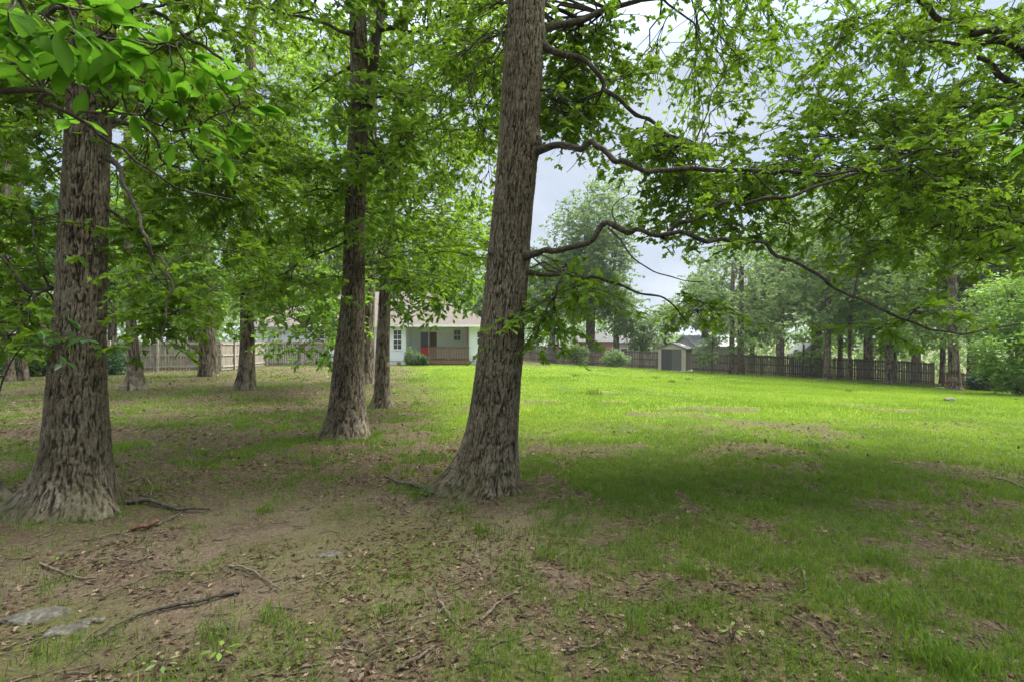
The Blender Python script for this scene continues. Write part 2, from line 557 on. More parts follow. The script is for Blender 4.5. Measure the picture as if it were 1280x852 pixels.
# ------------------------------------------------------------------ trees
def make_tree(name, label, base, path, radii, targets, over=None, limbs=(), leaf='oval', leaf_size=.13, mat=LEAF_MID,
              spray_r=.6, n_tw=7, n_lf=11, flat=.38, trunk_kw=None, n_main=8, group=None, cat='tree', rise=.35,
              over_leaf=.26, droop=.25, tilt=.72, twig_r=.006, limb_parts=False, tilt_far=False, trunk_name='trunk', spread=0.0):
    base = np.asarray(base, float)
    root = thing(name, tuple(base), label, cat, group)
    kw = dict(res=.5, disp=.01, cell=.04, seed=int(rng.integers(1000)))
    if trunk_kw: kw.update(trunk_kw)
    part(trunk_name, root, trunk_mesh(path, radii, base[2], **kw))
    path = np.asarray(path, float); radii = np.asarray(radii, float)
    zmin = base[2] + .25 * (path[-1, 2] - base[2]); zmax = path[-1, 2]
    # guided limbs
    polys = []
    def limb_object(pl, r0, r1, sides=8):
        m = max(16, len(pl) * 5)
        c = catmull(pl, m)
        ln = np.linalg.norm(c[-1] - c[0])
        nzv = np.zeros((m, 3)); nzv[1:-1] = rng.normal(scale=.017 * min(ln, 3), size=(m - 2, 3))
        for _ in range(2): nzv[1:-1] = .25 * nzv[:-2] + .5 * nzv[1:-1] + .25 * nzv[2:]
        c = c + nzv
        rr = .86 * (r0 + (r1 - r0) * np.linspace(0, 1, m) ** .6)
        rr = rr * (1 + .06 * rng.normal(size=m))
        if np.min(np.linalg.norm(path - c[0], axis=1)) < 6 and np.hypot(np.interp(c[0, 2], path[:, 2], path[:, 0]) - c[0, 0], np.interp(c[0, 2], path[:, 2], path[:, 1]) - c[0, 1]) < .45:
            rr[:5] *= np.array([1.9, 1.5, 1.25, 1.1, 1.03])
        v, f = tubes(c[None], rr[None], sides)
        return c, rr, v, f
    wood = Acc()
    for pl, r0, r1 in limbs:
        c, rr, v, f = limb_object(np.asarray(pl, float), r0, r1)
        polys.append((c, rr))
        if limb_parts: part("limb", root, mesh_np("limb", v, f, LIMB))
        else: wood.add(v, f)
    T = np.asarray(targets, float).reshape(-1, 3)
    allT = T if over is None else np.vstack([T, over])
    # main limbs grown toward a few of the targets
    if n_main and len(allT):
        pick = rng.permutation(len(allT))[:n_main]
        for t in allT[pick]:
            hd = np.hypot(*(t[:2] - base[:2]))
            za = np.clip(t[2] - hd * rise * rng.uniform(.6, 1.2), zmin, zmax - .1)
            a = np.array([np.interp(za, path[:, 2], path[:, k]) for k in range(3)]); a[2] = za
            rt = np.interp(za, path[:, 2], radii)
            mid = (a + t) / 2 + np.array([0, 0, .10 * hd]) + rng.normal(scale=.07 * hd + .02, size=3)
            q1 = (a + mid) / 2 + rng.normal(scale=.04 * hd + .01, size=3)
            q2 = (t + mid) / 2 + rng.normal(scale=.04 * hd + .01, size=3)
            r0 = min(rt * .42, .012 + .011 * hd)
            c, rr, v, f = limb_object(np.array([a, q1, mid, q2, t]), r0, max(.006, r0 * .25), 7)
            polys.append((c, rr)); 
            if limb_parts: part("limb", root, mesh_np("limb", v, f, LIMB))
            else: wood.add(v, f)
    if not polys:
        polys.append((catmull(path, 20), np.interp(np.linspace(0, 1, 20), np.linspace(0, 1, len(radii)), radii)))
    lp = np.vstack([c[max(2, len(c) // 4):] for c, _ in polys]); lr = np.concatenate([r[max(2, len(r) // 4):] for _, r in polys])
    crown = Acc()
    def sprays(T, r, ntw, nlf, tmpl, size, simple=False):
        if not len(T): return
        n = len(T)
        d = np.linalg.norm(T[:, None, :] - lp[None] + np.array([0, 0, .0]), axis=2) + 0.15 * np.maximum(0, lp[None, :, 2] - T[:, None, 2])
        j = np.argmin(d, axis=1)
        A = lp[j]; ra = np.minimum(lr[j] * .6, .008 + .007 * np.linalg.norm(T - A, axis=1))
        ra = np.maximum(ra, twig_r)
        m = 7
        t = np.linspace(0, 1, m)[None, :, None]
        ln = np.linalg.norm(T - A, axis=1)[:, None, None]
        mid = (A + T) / 2 + rng.normal(size=(n, 3)) * .10 * ln[:, :, 0] + np.array([0, 0, .10]) * ln[:, :, 0]
        S = A[:, None] * (1 - t) ** 2 + 2 * mid[:, None] * t * (1 - t) + T[:, None] * t ** 2
        S[:, 1:-1] += rng.normal(size=(n, m - 2, 3)) * .025 * np.minimum(ln, 2)
        rr = ra[:, None] * (1 - .6 * np.linspace(0, 1, m))[None]
        v, f = tubes(S, rr, 4 if simple else 5)
        wood.add(v, f)
        # twigs
        si = np.repeat(np.arange(n), ntw); k = len(si)
        tt = rng.uniform(.45, 1.0, k)
        x = tt * (m - 1); i0 = np.minimum(x.astype(int), m - 2); fr = (x - i0)[:, None]
        B = S[si, i0] * (1 - fr) + S[si, i0 + 1] * fr
        rad = nrm(rng.normal(size=(k, 3))) * (rng.uniform(.35, 1, k) ** .6)[:, None] * r * np.array([1, 1, flat])
        E = T[si] + rad
        E[:, 2] -= droop * np.hypot(rad[:, 0], rad[:, 1])
        mm = 4
        t4 = np.linspace(0, 1, mm)[None, :, None]
        M2 = (B + E) / 2 + np.array([0, 0, .12]) * np.linalg.norm(E - B, axis=1)[:, None] + rng.normal(size=(k, 3)) * .06 * r
        Q = B[:, None] * (1 - t4) ** 2 + 2 * M2[:, None] * t4 * (1 - t4) + E[:, None] * t4 ** 2
        v, f = tubes(Q, np.repeat((twig_r * np.linspace(1, .35, mm))[None], k, 0), 3)
        if not simple: wood.add(v, f)
        # leaves
        li = np.repeat(np.arange(k), nlf); q = len(li)
        tl = np.clip(rng.uniform(.25, 1.12, q), 0, 1)
        tl3 = tl[:, None]
        Lp = B[li] * (1 - tl3) ** 2 + 2 * M2[li] * tl3 * (1 - tl3) + E[li] * tl3 ** 2
        dirv = nrm(E[li] - B[li] + 1e-6)
        hor = rng.normal(size=(q, 3)); hor[:, 2] *= .35
        ax = nrm(dirv * .7 + nrm(hor) * .9 + np.array([0, 0, -.22]))
        nor = np.array([0, 0, 1.0]) + rng.normal(size=(q, 3)) * tilt
        Lp = Lp + nrm(hor) * spread * r * rng.random((q, 1))
        sz = size * rng.uniform(.65, 1.25, q)
        var = np.clip(.45 + .16 * rng.normal(size=n)[si][li] + .17 * rng.normal(size=q), 0, 1)
        place_leaves(crown, tmpl, Lp, ax, nor, sz, var)
    sprays(T, spray_r, n_tw, n_lf, leaf, leaf_size)
    if over is not None and len(over):
        sprays(np.asarray(over, float), spray_r * 1.7, 5, 9, 'diamond', over_leaf, True)
    if wood.n: part("branches", root, wood.mesh("branches", LIMB, True))
    if crown.n: part("crown", root, crown.mesh("crown", mat, False, dict(var=np.concatenate(crown.a))))
    return root

def trunk_from_px(pts, Y, lean=0.0, top=None, sink=.15):
    """pts: (px, py, half width px) from the ground up at depth Y"""
    path = []; rad = []
    for k, (px, py, hw) in enumerate(pts):
        yy = Y + lean * k
        p = P(px, py, yy); path.append(p); rad.append(hw / FPX * yy / math.sqrt(1 + ((px - 640) / FPX) ** 2))
    path = np.array(path); rad = np.array(rad)
    b = path[0].copy()
    z0 = tz(b[0], b[1])
    path[0, 2] = z0 - sink
    base = np.array([b[0], b[1], z0])
    if top is not None:
        d = nrm(path[-1] - path[-2]); h = top - path[-1, 2]
        e = path[-1] + d * h / max(d[2], .3); m_ = (path[-1] + e) / 2 + np.array([.1, .05, 0])
        path = np.vstack([path, m_, e]); rad = np.concatenate([rad, [rad[-1] * .7, rad[-1] * .3]])
    return base, path, rad

# ================================================================== GROUND
def axis_pts(lo, hi, c0, c1, d0, growth):
    core = np.arange(c0, c1, d0)
    up = [c1]; s = d0
    while up[-1] < hi:
        s *= growth; up.append(up[-1] + s)
    dn = [c0]; s = d0
    while dn[-1] > lo:
        s *= growth; dn.append(dn[-1] - s)
    return np.concatenate([dn[:0:-1], core, up])
gx = axis_pts(-600, 600, -5.0, 5.5, .05, 1.045)
gy = axis_pts(-200, 900, 1.6, 9.0, .05, 1.04)
GX, GY = np.meshgrid(gx, gy)
GZ = terrain(GX, GY)

def lawn_mask(x, y):
    """where the open lawn is"""
    w = 2.0 * (fbm(x * .25, y * .25, 21, 3) - .5)
    xl = -1.2 - .20 * np.maximum(0, y - 9)          # its left limit widens with distance
    m = ss(-1.5, 1.5, x - xl + 2 * w) * ss(7.2, 11.5, y + 1.6 * w - .05 * np.maximum(x, 0))
    far = 1 - ss(-1, 1.2, y - (np.where(x > 3, 47.5 - .38 * (x - 8), 41.0) - 1.2) + .6 * w)
    right = 1 - ss(-2, 2, x - (11.5 + .45 * np.maximum(y - 6, 0)) + 1.5 * w)
    return m * far * right

def grass_mask(x, y):
    lawn = lawn_mask(x, y)
    f1 = fbm(x * .8, y * .8, 33, 3); f2 = fbm(x * 2.6, y * 2.6, 35, 3); f3 = fbm(x * 7, y * 7, 36, 2)
    nz = .36 * f1 + .36 * f2 + .28 * f3
    right = ss(-.9, 1.6, x - .12 * (y - 4))
    side = .34 + .30 * right + .18 * ss(4.5, 8.5, y)
    side = side - .20 * (1 - ss(1.6, 4.2, np.hypot(x + 2.4, y - 3.3))) - .2 * (1 - ss(.4, 1.2, np.hypot(x + .9, y - 4.3)))
    leftyard = ss(-3, -7, x) * ss(6, 9, y)
    side = side - .10 * leftyard
    patch = ss(.62 - .30 * side, .70 - .26 * side, nz) * np.clip(.35 + side, 0, 1)
    patch = np.maximum(patch, (.16 + .38 * right) * ss(.34, .50, f3))
    lp = .80 + .20 * ss(.35, .5, nz)
    holes = ss(.62, .72, fbm(x * .55, y * .8, 71, 4)) * (1 - .8 * ss(14, 26, y))
    return np.clip(np.maximum(patch, lawn * lp) * (1 - .75 * holes), 0, 1)

g_lawn = lawn_mask(GX, GY); g_grass = grass_mask(GX, GY)
g_soil = (1 - ss(.9, 2.8, np.hypot((GX + 1.75) * .9, GY - 3.35))) * .9 + (1 - ss(.4, 1.5, np.hypot((GX + .75) * .8, GY - 4.3))) * .8
g_moss = (1 - ss(.15, .5, np.hypot(GX + .75, GY - 3.75))) * .8 + (1 - ss(.2, .6, np.hypot(GX + 2.55, GY - 2.75))) * .7 + ss(.62, .72, fbm(GX * 1.3, GY * 1.3, 44, 3)) * .5 * (1 - ss(6, 8, GY))
idx = np.arange(GX.size).reshape(GX.shape)
gF = np.stack([idx[:-1, :-1], idx[:-1, 1:], idx[1:, 1:], idx[1:, :-1]], -1).reshape(-1, 4)

def ground_mat():
    m, nt, out = new_mat("ground")
    tc = N(nt, 'ShaderNodeTexCoord')
    obj = tc.outputs['Object']
    ga = N(nt, 'ShaderNodeAttribute', attribute_name='grass')
    la = N(nt, 'ShaderNodeAttribute', attribute_name='lawn')
    so = N(nt, 'ShaderNodeAttribute', attribute_name='soil')
    mo = N(nt, 'ShaderNodeAttribute', attribute_name='moss')
    n1 = N(nt, 'ShaderNodeTexNoise', Scale=38.0, Detail=8.0, Roughness=.7); nt.links.new(obj, n1.inputs['Vector'])
    n2 = N(nt, 'ShaderNodeTexNoise', Scale=1.7, Detail=5.0); nt.links.new(obj, n2.inputs['Vector'])
    vo = N(nt, 'ShaderNodeTexVoronoi', Scale=36.0); nt.links.new(obj, vo.inputs['Vector'])
    vo.inputs['Randomness'].default_value = 1
    sep = N(nt, 'ShaderNodeSeparateColor'); nt.links.new(vo.outputs['Color'], sep.inputs[0])
    chips = ramp(nt, sep.outputs[0], [(0, (.026, .017, .011)), (.4, (.060, .040, .026)), (.75, (.105, .072, .048)), (1, (.19, .138, .10))])
    dirt = ramp(nt, n1.outputs['Fac'], [(.25, (.038, .027, .018)), (.5, (.092, .067, .047)), (.75, (.165, .124, .091))])
    litter = mixc(nt, .62, dirt.outputs['Color'], chips.outputs['Color'])
    pale = ramp(nt, n1.outputs['Fac'], [(.25, (.07, .051, .035)), (.5, (.15, .114, .081)), (.75, (.24, .19, .145))])
    sf = N(nt, 'ShaderNodeMath', operation='MULTIPLY'); nt.links.new(so.outputs['Fac'], sf.inputs[0])
    r2 = ramp(nt, n2.outputs['Fac'], [(.35, (.25, .25, .25)), (.6, (1, 1, 1))]); nt.links.new(r2.outputs['Color'], sf.inputs[1])
    c = mixc(nt, sf.outputs[0], litter, pale.outputs['Color'])
    mossr = ramp(nt, n1.outputs['Fac'], [(.3, (.045, .060, .012)), (.7, (.125, .145, .028))])
    mf = N(nt, 'ShaderNodeMath', operation='MULTIPLY'); nt.links.new(mo.outputs['Fac'], mf.inputs[0])
    r3 = ramp(nt, n1.outputs['Fac'], [(.4, (.1, .1, .1)), (.58, (1, 1, 1))]); nt.links.new(r3.outputs['Color'], mf.inputs[1])
    c = mixc(nt, mf.outputs[0], c, mossr.outputs['Color'])
    gr = ramp(nt, n1.outputs['Fac'], [(.25, (.070, .105, .014)), (.5, (.130, .205, .020)), (.75, (.22, .28, .045))])
    n3 = N(nt, 'ShaderNodeTexNoise', Scale=.8, Detail=6.0, Roughness=.65); nt.links.new(obj, n3.inputs['Vector'])
    gtone = ramp(nt, n3.outputs['Fac'], [(.3, (.45, .60, .75)), (.5, (1, 1, 1)), (.7, (1.5, 1.12, 1.4))])
    grc = mixc(nt, 1.0, gr.outputs['Color'], gtone.outputs['Color'], 'MULTIPLY')
    gl = N(nt, 'ShaderNodeMath', operation='MULTIPLY'); nt.links.new(ga.outputs['Fac'], gl.inputs[0])
    gl2 = N(nt, 'ShaderNodeMath', operation='MULTIPLY_ADD'); nt.links.new(la.outputs['Fac'], gl2.inputs[0]); gl2.inputs[1].default_value = .55; gl2.inputs[2].default_value = .42
    nt.links.new(gl2.outputs[0], gl.inputs[1])
    c = mixc(nt, gl.outputs[0], c, grc)
    p = N(nt, 'ShaderNodeBsdfPrincipled', Roughness=.95)
    p.inputs['Specular IOR Level'].default_value = .15
    nt.links.new(c, p.inputs['Base Color'])
    b = N(nt, 'ShaderNodeBump', Strength=1.0, Distance=.03)
    hh = N(nt, 'ShaderNodeMath', operation='MULTIPLY_ADD'); nt.links.new(vo.outputs['Distance'], hh.inputs[0]); hh.inputs[1].default_value = -.5
    nt.links.new(n1.outputs['Fac'], hh.inputs[2])
    nt.links.new(hh.outputs[0], b.inputs['Height'])
    nt.links.new(b.outputs[0], p.inputs['Normal'])
    nt.links.new(p.outputs[0], out.inputs['Surface'])
    return m

ground = part("ground", None, mesh_np("ground", np.stack([GX, GY, GZ], -1).reshape(-1, 3), gF, ground_mat(),
              dict(grass=g_grass.ravel(), lawn=g_lawn.ravel(), soil=np.clip(g_soil, 0, 1).ravel(), moss=np.clip(g_moss, 0, 1).ravel())))
tag(ground, kind='structure')

# ================================================================== HOUSE
M_SIDING = plain("pale_siding", (.52, .62, .60), .6, .05, 3)
def siding_mat():
    m, nt, out = new_mat("lap_siding")
    tc = N(nt, 'ShaderNodeTexCoord')
    wv = N(nt, 'ShaderNodeTexWave', Scale=1.6, Distortion=0.0)
    wv.wave_type = 'BANDS'; wv.bands_direction = 'Z'; wv.wave_profile = 'SAW'
    nt.links.new(tc.outputs['Object'], wv.inputs['Vector'])
    n = N(nt, 'ShaderNodeTexNoise', Scale=1.5, Detail=4.0); nt.links.new(tc.outputs['Object'], n.inputs['Vector'])
    r = ramp(nt, n.outputs['Fac'], [(.3, (.70, .76, .80)), (.7, (.76, .82, .86))])
    p = N(nt, 'ShaderNodeBsdfPrincipled', Roughness=.6)
    nt.links.new(r.outputs['Color'], p.inputs['Base Color'])
    b = N(nt, 'ShaderNodeBump', Strength=.8, Distance=.03); nt.links.new(wv.outputs['Fac'], b.inputs['Height'])
    nt.links.new(b.outputs[0], p.inputs['Normal']); nt.links.new(p.outputs[0], out.inputs['Surface'])
    return m
M_LAP = siding_mat()
def shingle_mat(name, a, b_):
    m, nt, out = new_mat(name)
    tc = N(nt, 'ShaderNodeTexCoord')
    br = N(nt, 'ShaderNodeTexBrick', Scale=3.0)
    br.inputs['Color1'].default_value = (*a, 1); br.inputs['Color2'].default_value = (*b_, 1)
    br.inputs['Mortar'].default_value = (*[c * .55 for c in a], 1); br.inputs['Mortar Size'].default_value = .012
    nt.links.new(tc.outputs['Object'], br.inputs['Vector'])
    n = N(nt, 'ShaderNodeTexNoise', Scale=14.0, Detail=4.0); nt.links.new(tc.outputs['Object'], n.inputs['Vector'])
    r = ramp(nt, n.outputs['Fac'], [(.3, (.75, .75, .75)), (.7, (1.2, 1.2, 1.2))])
    c = mixc(nt, 1.0, br.outputs['Color'], r.outputs['Color'], 'MULTIPLY')
    p = N(nt, 'ShaderNodeBsdfPrincipled', Roughness=.9); nt.links.new(c, p.inputs['Base Color'])
    nt.links.new(p.outputs[0], out.inputs['Surface'])
    return m
M_ROOF = shingle_mat("tan_shingle", (.100, .082, .074), (.128, .105, .096))
M_ROOFG = shingle_mat("grey_shingle", (.06, .06, .062), (.08, .08, .082))
M_TRIM = plain("white_trim", (.72, .73, .72), .5, .04, 3)
M_GLASS = plain("dark_glass", (.03, .035, .04), .08, .3, 2, spec=.6)
M_DECK = plain("redwood_deck", (.13, .066, .044), .75, .25, 6, .004)
M_DECKL = plain("weathered_baluster", (.125, .082, .06), .8, .2, 6)
M_FENCE = plain("weathered_fence", (.215, .195, .158), .85, .32, 5.0, .004, .2, (3, 3, .5))
M_FENCE2 = plain("weathered_rail", (.28, .255, .215), .85, .25, 5.0, .004, .2)
M_DFENCE = plain("dark_fence", (.105, .088, .068), .85, .38, 4.0, .004, .2, (3, 3, .5))
M_DFENCE2 = plain("dark_rail", (.066, .054, .042), .85, .3, 4.0, .004, .2)
M_DPOST = plain("greyed_post", (.12, .10, .08), .85, .3, 4.0, .004, .2)
M_FOUND = plain("painted_block", (.50, .52, .50), .8, .1, 5, .004)
M_RED = plain("red_plastic", (.50, .045, .04), .4, .1, 4)
M_DOOR = plain("brown_door", (.10, .05, .035), .5, .2, 4)

def prism(acc, plan, z0, z1):
    n = len(plan)
    v = np.array([(x, y, z0) for x, y in plan] + [(x, y, z1) for x, y in plan], float)
    f = [[i, (i + 1) % n, n + (i + 1) % n, n + i] for i in range(n)]
    acc.add(v, f)

hz = tz(-8, 40) - .1
EAVE = 2.68
house = thing("ranch_house", (-11, 44.5, hz), "pale blue green ranch house with tan hip roof and recessed back porch", "house")
a = Acc(); prism(a, [(-19.9, 40), (-8.3, 40), (-8.3, 42.4), (-3.35, 42.4), (-3.35, 40), (-1.95, 40), (-1.95, 49), (-19.9, 49)], hz + .42, EAVE)
part("wall", house, a.mesh("wall", M_LAP))
a = Acc(); prism(a, [(-19.87, 40.03), (-8.33, 40.03), (-8.33, 42.43), (-3.32, 42.43), (-3.32, 40.03), (-1.98, 40.03), (-1.98, 48.97), (-19.87, 48.97)], hz - .2, hz + .42)
part("foundation", house, a.mesh("foundation", M_FOUND))
# hip roof
x0, x1, y0, y1 = -20.4, -1.45, 39.5, 49.5
rv = np.array([(x0, y0, EAVE + .14), (x1, y0, EAVE + .14), (x1, y1, EAVE + .14), (x0, y1, EAVE + .14), (x0 + 5, 44.5, 5.85), (x1 - 5, 44.5, 5.85)])
a = Acc(); a.add(rv, [[0, 1, 5, 4], [2, 3, 4, 5], [3, 2, 1, 0]]); a.add(rv, [[1, 2, 5], [3, 0, 4]])
roof = part("roof", house, a.mesh("roof", M_ROOF))
a = Acc()
a.box((x0 - .02, y0 - .03, EAVE), (x1 + .02, y0 + .02, EAVE + .17)).box((x1 - .02, y0 + .021, EAVE), (x1 + .021, y1, EAVE + .17)).box((x0 - .02, y0 + .021, EAVE), (x0 + .02, y1, EAVE + .17))
part("fascia", house, a.mesh("fascia", M_TRIM))
a = Acc(); a.box((x0 + .03, y0 + .03, EAVE + .01), (x1 - .03, y1 - .03, EAVE + .06)); part("soffit", house, a.mesh("soffit", M_TRIM))

def window(parent, xc, zc, w, h, y, cols=2, rows=4, fr=.09):
    a = Acc()
    a.box((xc - w / 2 - fr, y - .05, zc - h / 2 - fr), (xc - w / 2, y - .002, zc + h / 2 + fr))
    a.box((xc + w / 2, y - .05, zc - h / 2 - fr), (xc + w / 2 + fr, y - .002, zc + h / 2 + fr))
    a.box((xc - w / 2, y - .05, zc + h / 2), (xc + w / 2, y - .002, zc + h / 2 + fr))
    a.box((xc - w / 2, y - .06, zc - h / 2 - fr), (xc + w / 2, y - .002, zc - h / 2))
    a.box((xc - w / 2, y - .045, zc - .035), (xc + w / 2, y - .02, zc + .035))
    for i in range(1, cols):
        xx = xc - w / 2 + w * i / cols
        a.box((xx - .014, y - .04, zc - h / 2), (xx + .014, y - .022, zc - .036)); a.box((xx - .014, y - .04, zc + .036), (xx + .014, y - .022, zc + h / 2))
    for i in range(1, rows):
        if i * 2 == rows: continue
        z_ = zc - h / 2 + h * i / rows
        a.box((xc - w / 2, y - .038, z_ - .014), (xc + w / 2, y - .024, z_ + .014))
    wn = part("window", parent, a.mesh("window", M_TRIM))
    b = Acc(); b.box((xc - w / 2, y - .018, zc - h / 2), (xc + w / 2, y - .003, zc + h / 2))
    part("pane", wn, b.mesh("pane", M_GLASS))
    return wn
def hx(px, Y): return (px - 640) / FPX * Y
def hzp(py, Y): return EYE + (426 - py) / FPX * Y
window(house, hx(497, 40), hzp(424.5, 40), .60, 1.45, 40.0, 2, 4)
window(house, hx(452, 40), hzp(424, 40), .62, 1.4, 40.0, 2, 4)
window(house, hx(400, 40), hzp(424, 40), .7, 1.4, 40.0, 2, 4)
window(house, hx(599, 40), hzp(422.5, 40), .28, .95, 40.0, 1, 2)
window(house, hx(571.5, 42.4), hzp(419, 42.4), .50, .8, 42.4, 2, 2)
# back door: two glazed leaves in a white frame
xa, xb, ya = hx(526, 42.4), hx(546, 42.4), 42.4
zd0, zd1 = .16, 2.32
a = Acc(); a.box((xa - .1, ya - .06, zd0), (xa, ya - .002, zd1 + .1)).box((xb, ya - .06, zd0), (xb + .1, ya - .002, zd1 + .1)).box((xa, ya - .06, zd1), (xb, ya - .002, zd1 + .1)).box((xa + .62, ya - .06, zd0), (xa + .72, ya - .002, zd1))
df = part("door", house, a.mesh("door", M_TRIM))
b = Acc(); b.box((xa, ya - .03, zd0), (xa + .62, ya - .003, zd1)); part("pane", df, b.mesh("pane", M_GLASS))
b = Acc(); b.box((xa + .72, ya - .035, zd0), (xb, ya - .003, zd1)); part("door_leaf", df, b.mesh("door_leaf", M_DOOR))
# porch
dz = .12; dx0, dx1, dy0 = hx(536, 39.2), hx(586.5, 39.2), 39.2
a = Acc()
nb = 20
for i in range(nb):
    ya_, yb_ = dy0 + (42.38 - dy0) * i / nb, dy0 + (42.38 - dy0) * (i + .93) / nb
    a.box((-8.2, ya_, dz - .035), (-3.4, yb_, dz)) if yb_ > 40.1 else a.box((dx0, ya_, dz - .035), (dx1, yb_, dz))
a.box((dx0 - .01, dy0 - .05, dz - .27), (dx1 + .01, dy0 - .003, dz + .003))
part("porch_deck", house, a.mesh("porch_deck", M_DECK))
for px_, tall in ((537.5, False), (560.5, False), (583.5, True)):
    xx = hx(px_, 39.3); zt = EAVE - .005 if tall else dz + 1.06
    yy = 39.58 if tall else 39.32
    a = Acc(); a.box((xx - .07, yy - .07, tz(xx, yy) - .1), (xx + .07, yy + .07, zt))
    part("porch_post", house, a.mesh("porch_post", M_DOOR if tall else M_DECKL))
a = Acc()
a.box((dx0 - .02, 39.22, dz + 1.0), (dx1, 39.42, dz + 1.045)); a.box((dx0, 39.27, dz + .9), (dx1, 39.31, dz + .985)); a.box((dx0, 39.27, dz + .1), (dx1, 39.31, dz + .18))
rl = part("porch_railing", house, a.mesh("porch_railing", M_DECK))
a = Acc()
nb_ = 24
for i in range(nb_):
    xx = dx0 + .1 + (dx1 - dx0 - .2) * i / (nb_ - 1)
    a.box((xx - .045, 39.245, dz + .12), (xx + .045, 39.268, dz + .96))
part("baluster_screen", rl, a.mesh("baluster_screen", M_DECKL))
a = Acc()
a.box((-6.98, 38.85, tz(-7, 39) - .1), (-6.30, 39.13, -.03)); 
part("porch_step", house, a.mesh("porch_step", M_DECK))
a = Acc(); a.box((hx(496, 40), 39.99, hz + .12), (hx(501, 40), 40.02, hz + .32)); part("crawl_vent", house, a.mesh("crawl_vent", plain("vent", (.16, .12, .10))))
# red chair on the porch
ch = thing("porch_chair", (hx(531, 40.7), 40.7, dz), "red plastic chair standing on the porch by the back door", "chair", rz=R(10))
a = Acc(); a.box((-.27, -.26, .40), (.27, .24, .45)); part("seat", ch, a.mesh("seat", M_RED), False)
a = Acc()
for i in range(5): a.box((-.27 + i * .11, .22 + .0, .46), (-.27 + i * .11 + .095, .26, .98))
a.box((-.27, .261, .86), (.27, .28, .93)); part("backrest", ch, a.mesh("backrest", M_RED), False)
for sx in (-1, 1):
    for sy in (-1, 1):
        a = Acc(); a.box((sx * .24 - .025, sy * .21 - .025, 0), (sx * .24 + .025, sy * .21 + .025, .4)); part("leg", ch, a.mesh("leg", M_RED), False)
    a = Acc(); a.box((sx * .31 - .04, -.28, .62), (sx * .31 + .04, .25, .65)); a.box((sx * .31 - .02, -.25, .30), (sx * .31 + .02, -.20, .62)); part("armrest", ch, a.mesh("armrest", M_RED), False)

# ------------------------------------------------------------------ fences
def fence(label, pts, h, mats, spacing=2.44, gap=.012, pick_w=.14, rails=3, side=1, name="wooden_fence"):
    """pickets along a line, posts and rails on the yard side"""
    pts = np.asarray(pts, float)
    seg = np.linalg.norm(np.diff(pts, axis=0), axis=1); L = seg.sum(); cum = np.concatenate([[0], np.cumsum(seg)])
    def at(s):
        k = min(np.searchsorted(cum, s, 'right') - 1, len(seg) - 1)
        d = (pts[k + 1] - pts[k]) / seg[k]
        q = pts[k] + d * (s - cum[k])
        return q, d, np.array([d[1], -d[0]]) * (1 if side > 0 else -1)
    q0 = pts[0]
    root = thing(name, (q0[0], q0[1], tz(*q0)), label, "fence")
    a = Acc()
    s = 0.0
    r_ = random.Random(5)
    while s < L - pick_w:
        q, d, nn = at(s + pick_w / 2)
        z = tz(*q); hh = h + r_.uniform(-.035, .03); e = d * (pick_w / 2 - .003) ; t = nn * .009
        jig = nn * r_.uniform(-.006, .006)
        c = [q + jig - e - t, q + jig + e - t, q + jig + e + t, q + jig - e + t]
        lean = r_.uniform(-.012, .012)
        v = [(p[0], p[1], z + .05) for p in c] + [(p[0] + d[0] * lean, p[1] + d[1] * lean, z + hh) for p in c]
        a.add(np.array(v), [[0, 3, 2, 1], [4, 5, 6, 7], [0, 1, 5, 4], [1, 2, 6, 5], [2, 3, 7, 6], [3, 0, 4, 7]])
        s += pick_w + gap * r_.uniform(.3, 2.2)
    part("picket_panel", root, a.mesh("picket_panel", mats[0]))
    npost = int(L / spacing) + 1
    ps = [min(i * spacing, L - .02) for i in range(npost)] + ([L - .02] if L - (npost - 1) * spacing > .5 else [])
    for s in ps:
        q, d, nn = at(s)
        c0 = q + nn * .085
        z = tz(*q)
        cs = [c0 - d * .05 - nn * .05, c0 + d * .05 - nn * .05, c0 + d * .05 + nn * .05, c0 - d * .05 + nn * .05]
        v = [(p[0], p[1], z - .2) for p in cs] + [(p[0], p[1], z + h + .04) for p in cs]
        b = Acc(); b.add(np.array(v), [[0, 3, 2, 1], [4, 5, 6, 7], [0, 1, 5, 4], [1, 2, 6, 5], [2, 3, 7, 6], [3, 0, 4, 7]])
        part("post", root, b.mesh("post", mats[2]))
    for k in range(rails):
        zz = .25 + (h - .45) * k / (rails - 1)
        b = Acc()
        for s0, s1 in zip(ps[:-1], ps[1:]):
            cut = [s0] + [c for c in cum[1:-1] if s0 + .02 < c < s1 - .02] + [s1]
            for u0, u1 in zip(cut[:-1], cut[1:]):
                q0_, d, nn = at(u0 + .001); q1_, _, _ = at(u1 - .001)
                o1, o2 = nn * .013, nn * .052
                cs = [q0_ + o1, q1_ + o1, q1_ + o2, q0_ + o2]; zs = [tz(*q0_), tz(*q1_), tz(*q1_), tz(*q0_)]
                v = [(p[0], p[1], z_ + zz) for p, z_ in zip(cs, zs)] + [(p[0], p[1], z_ + zz + .09) for p, z_ in zip(cs, zs)]
                b.add(np.array(v), [[0, 3, 2, 1], [4, 5, 6, 7], [0, 1, 5, 4], [1, 2, 6, 5], [2, 3, 7, 6], [3, 0, 4, 7]])
        part("rail", root, b.mesh("rail", mats[1]))
    return root
fence("weathered grey brown privacy fence behind the left yard trees, meeting the house", [(-33, 27.5), (-17.9, 31.6), (-18.2, 37.8), (-14.0, 38.6)], 1.83, (M_FENCE, M_FENCE2, M_FENCE2))
fence("long dark brown picket fence closing the lawn behind the shed", [(-1.5, 57.5), (4.4, 56), (13, 53), (25, 45), (33.2, 40.2)], 1.80, (M_DFENCE, M_DFENCE2, M_DPOST), gap=.012)

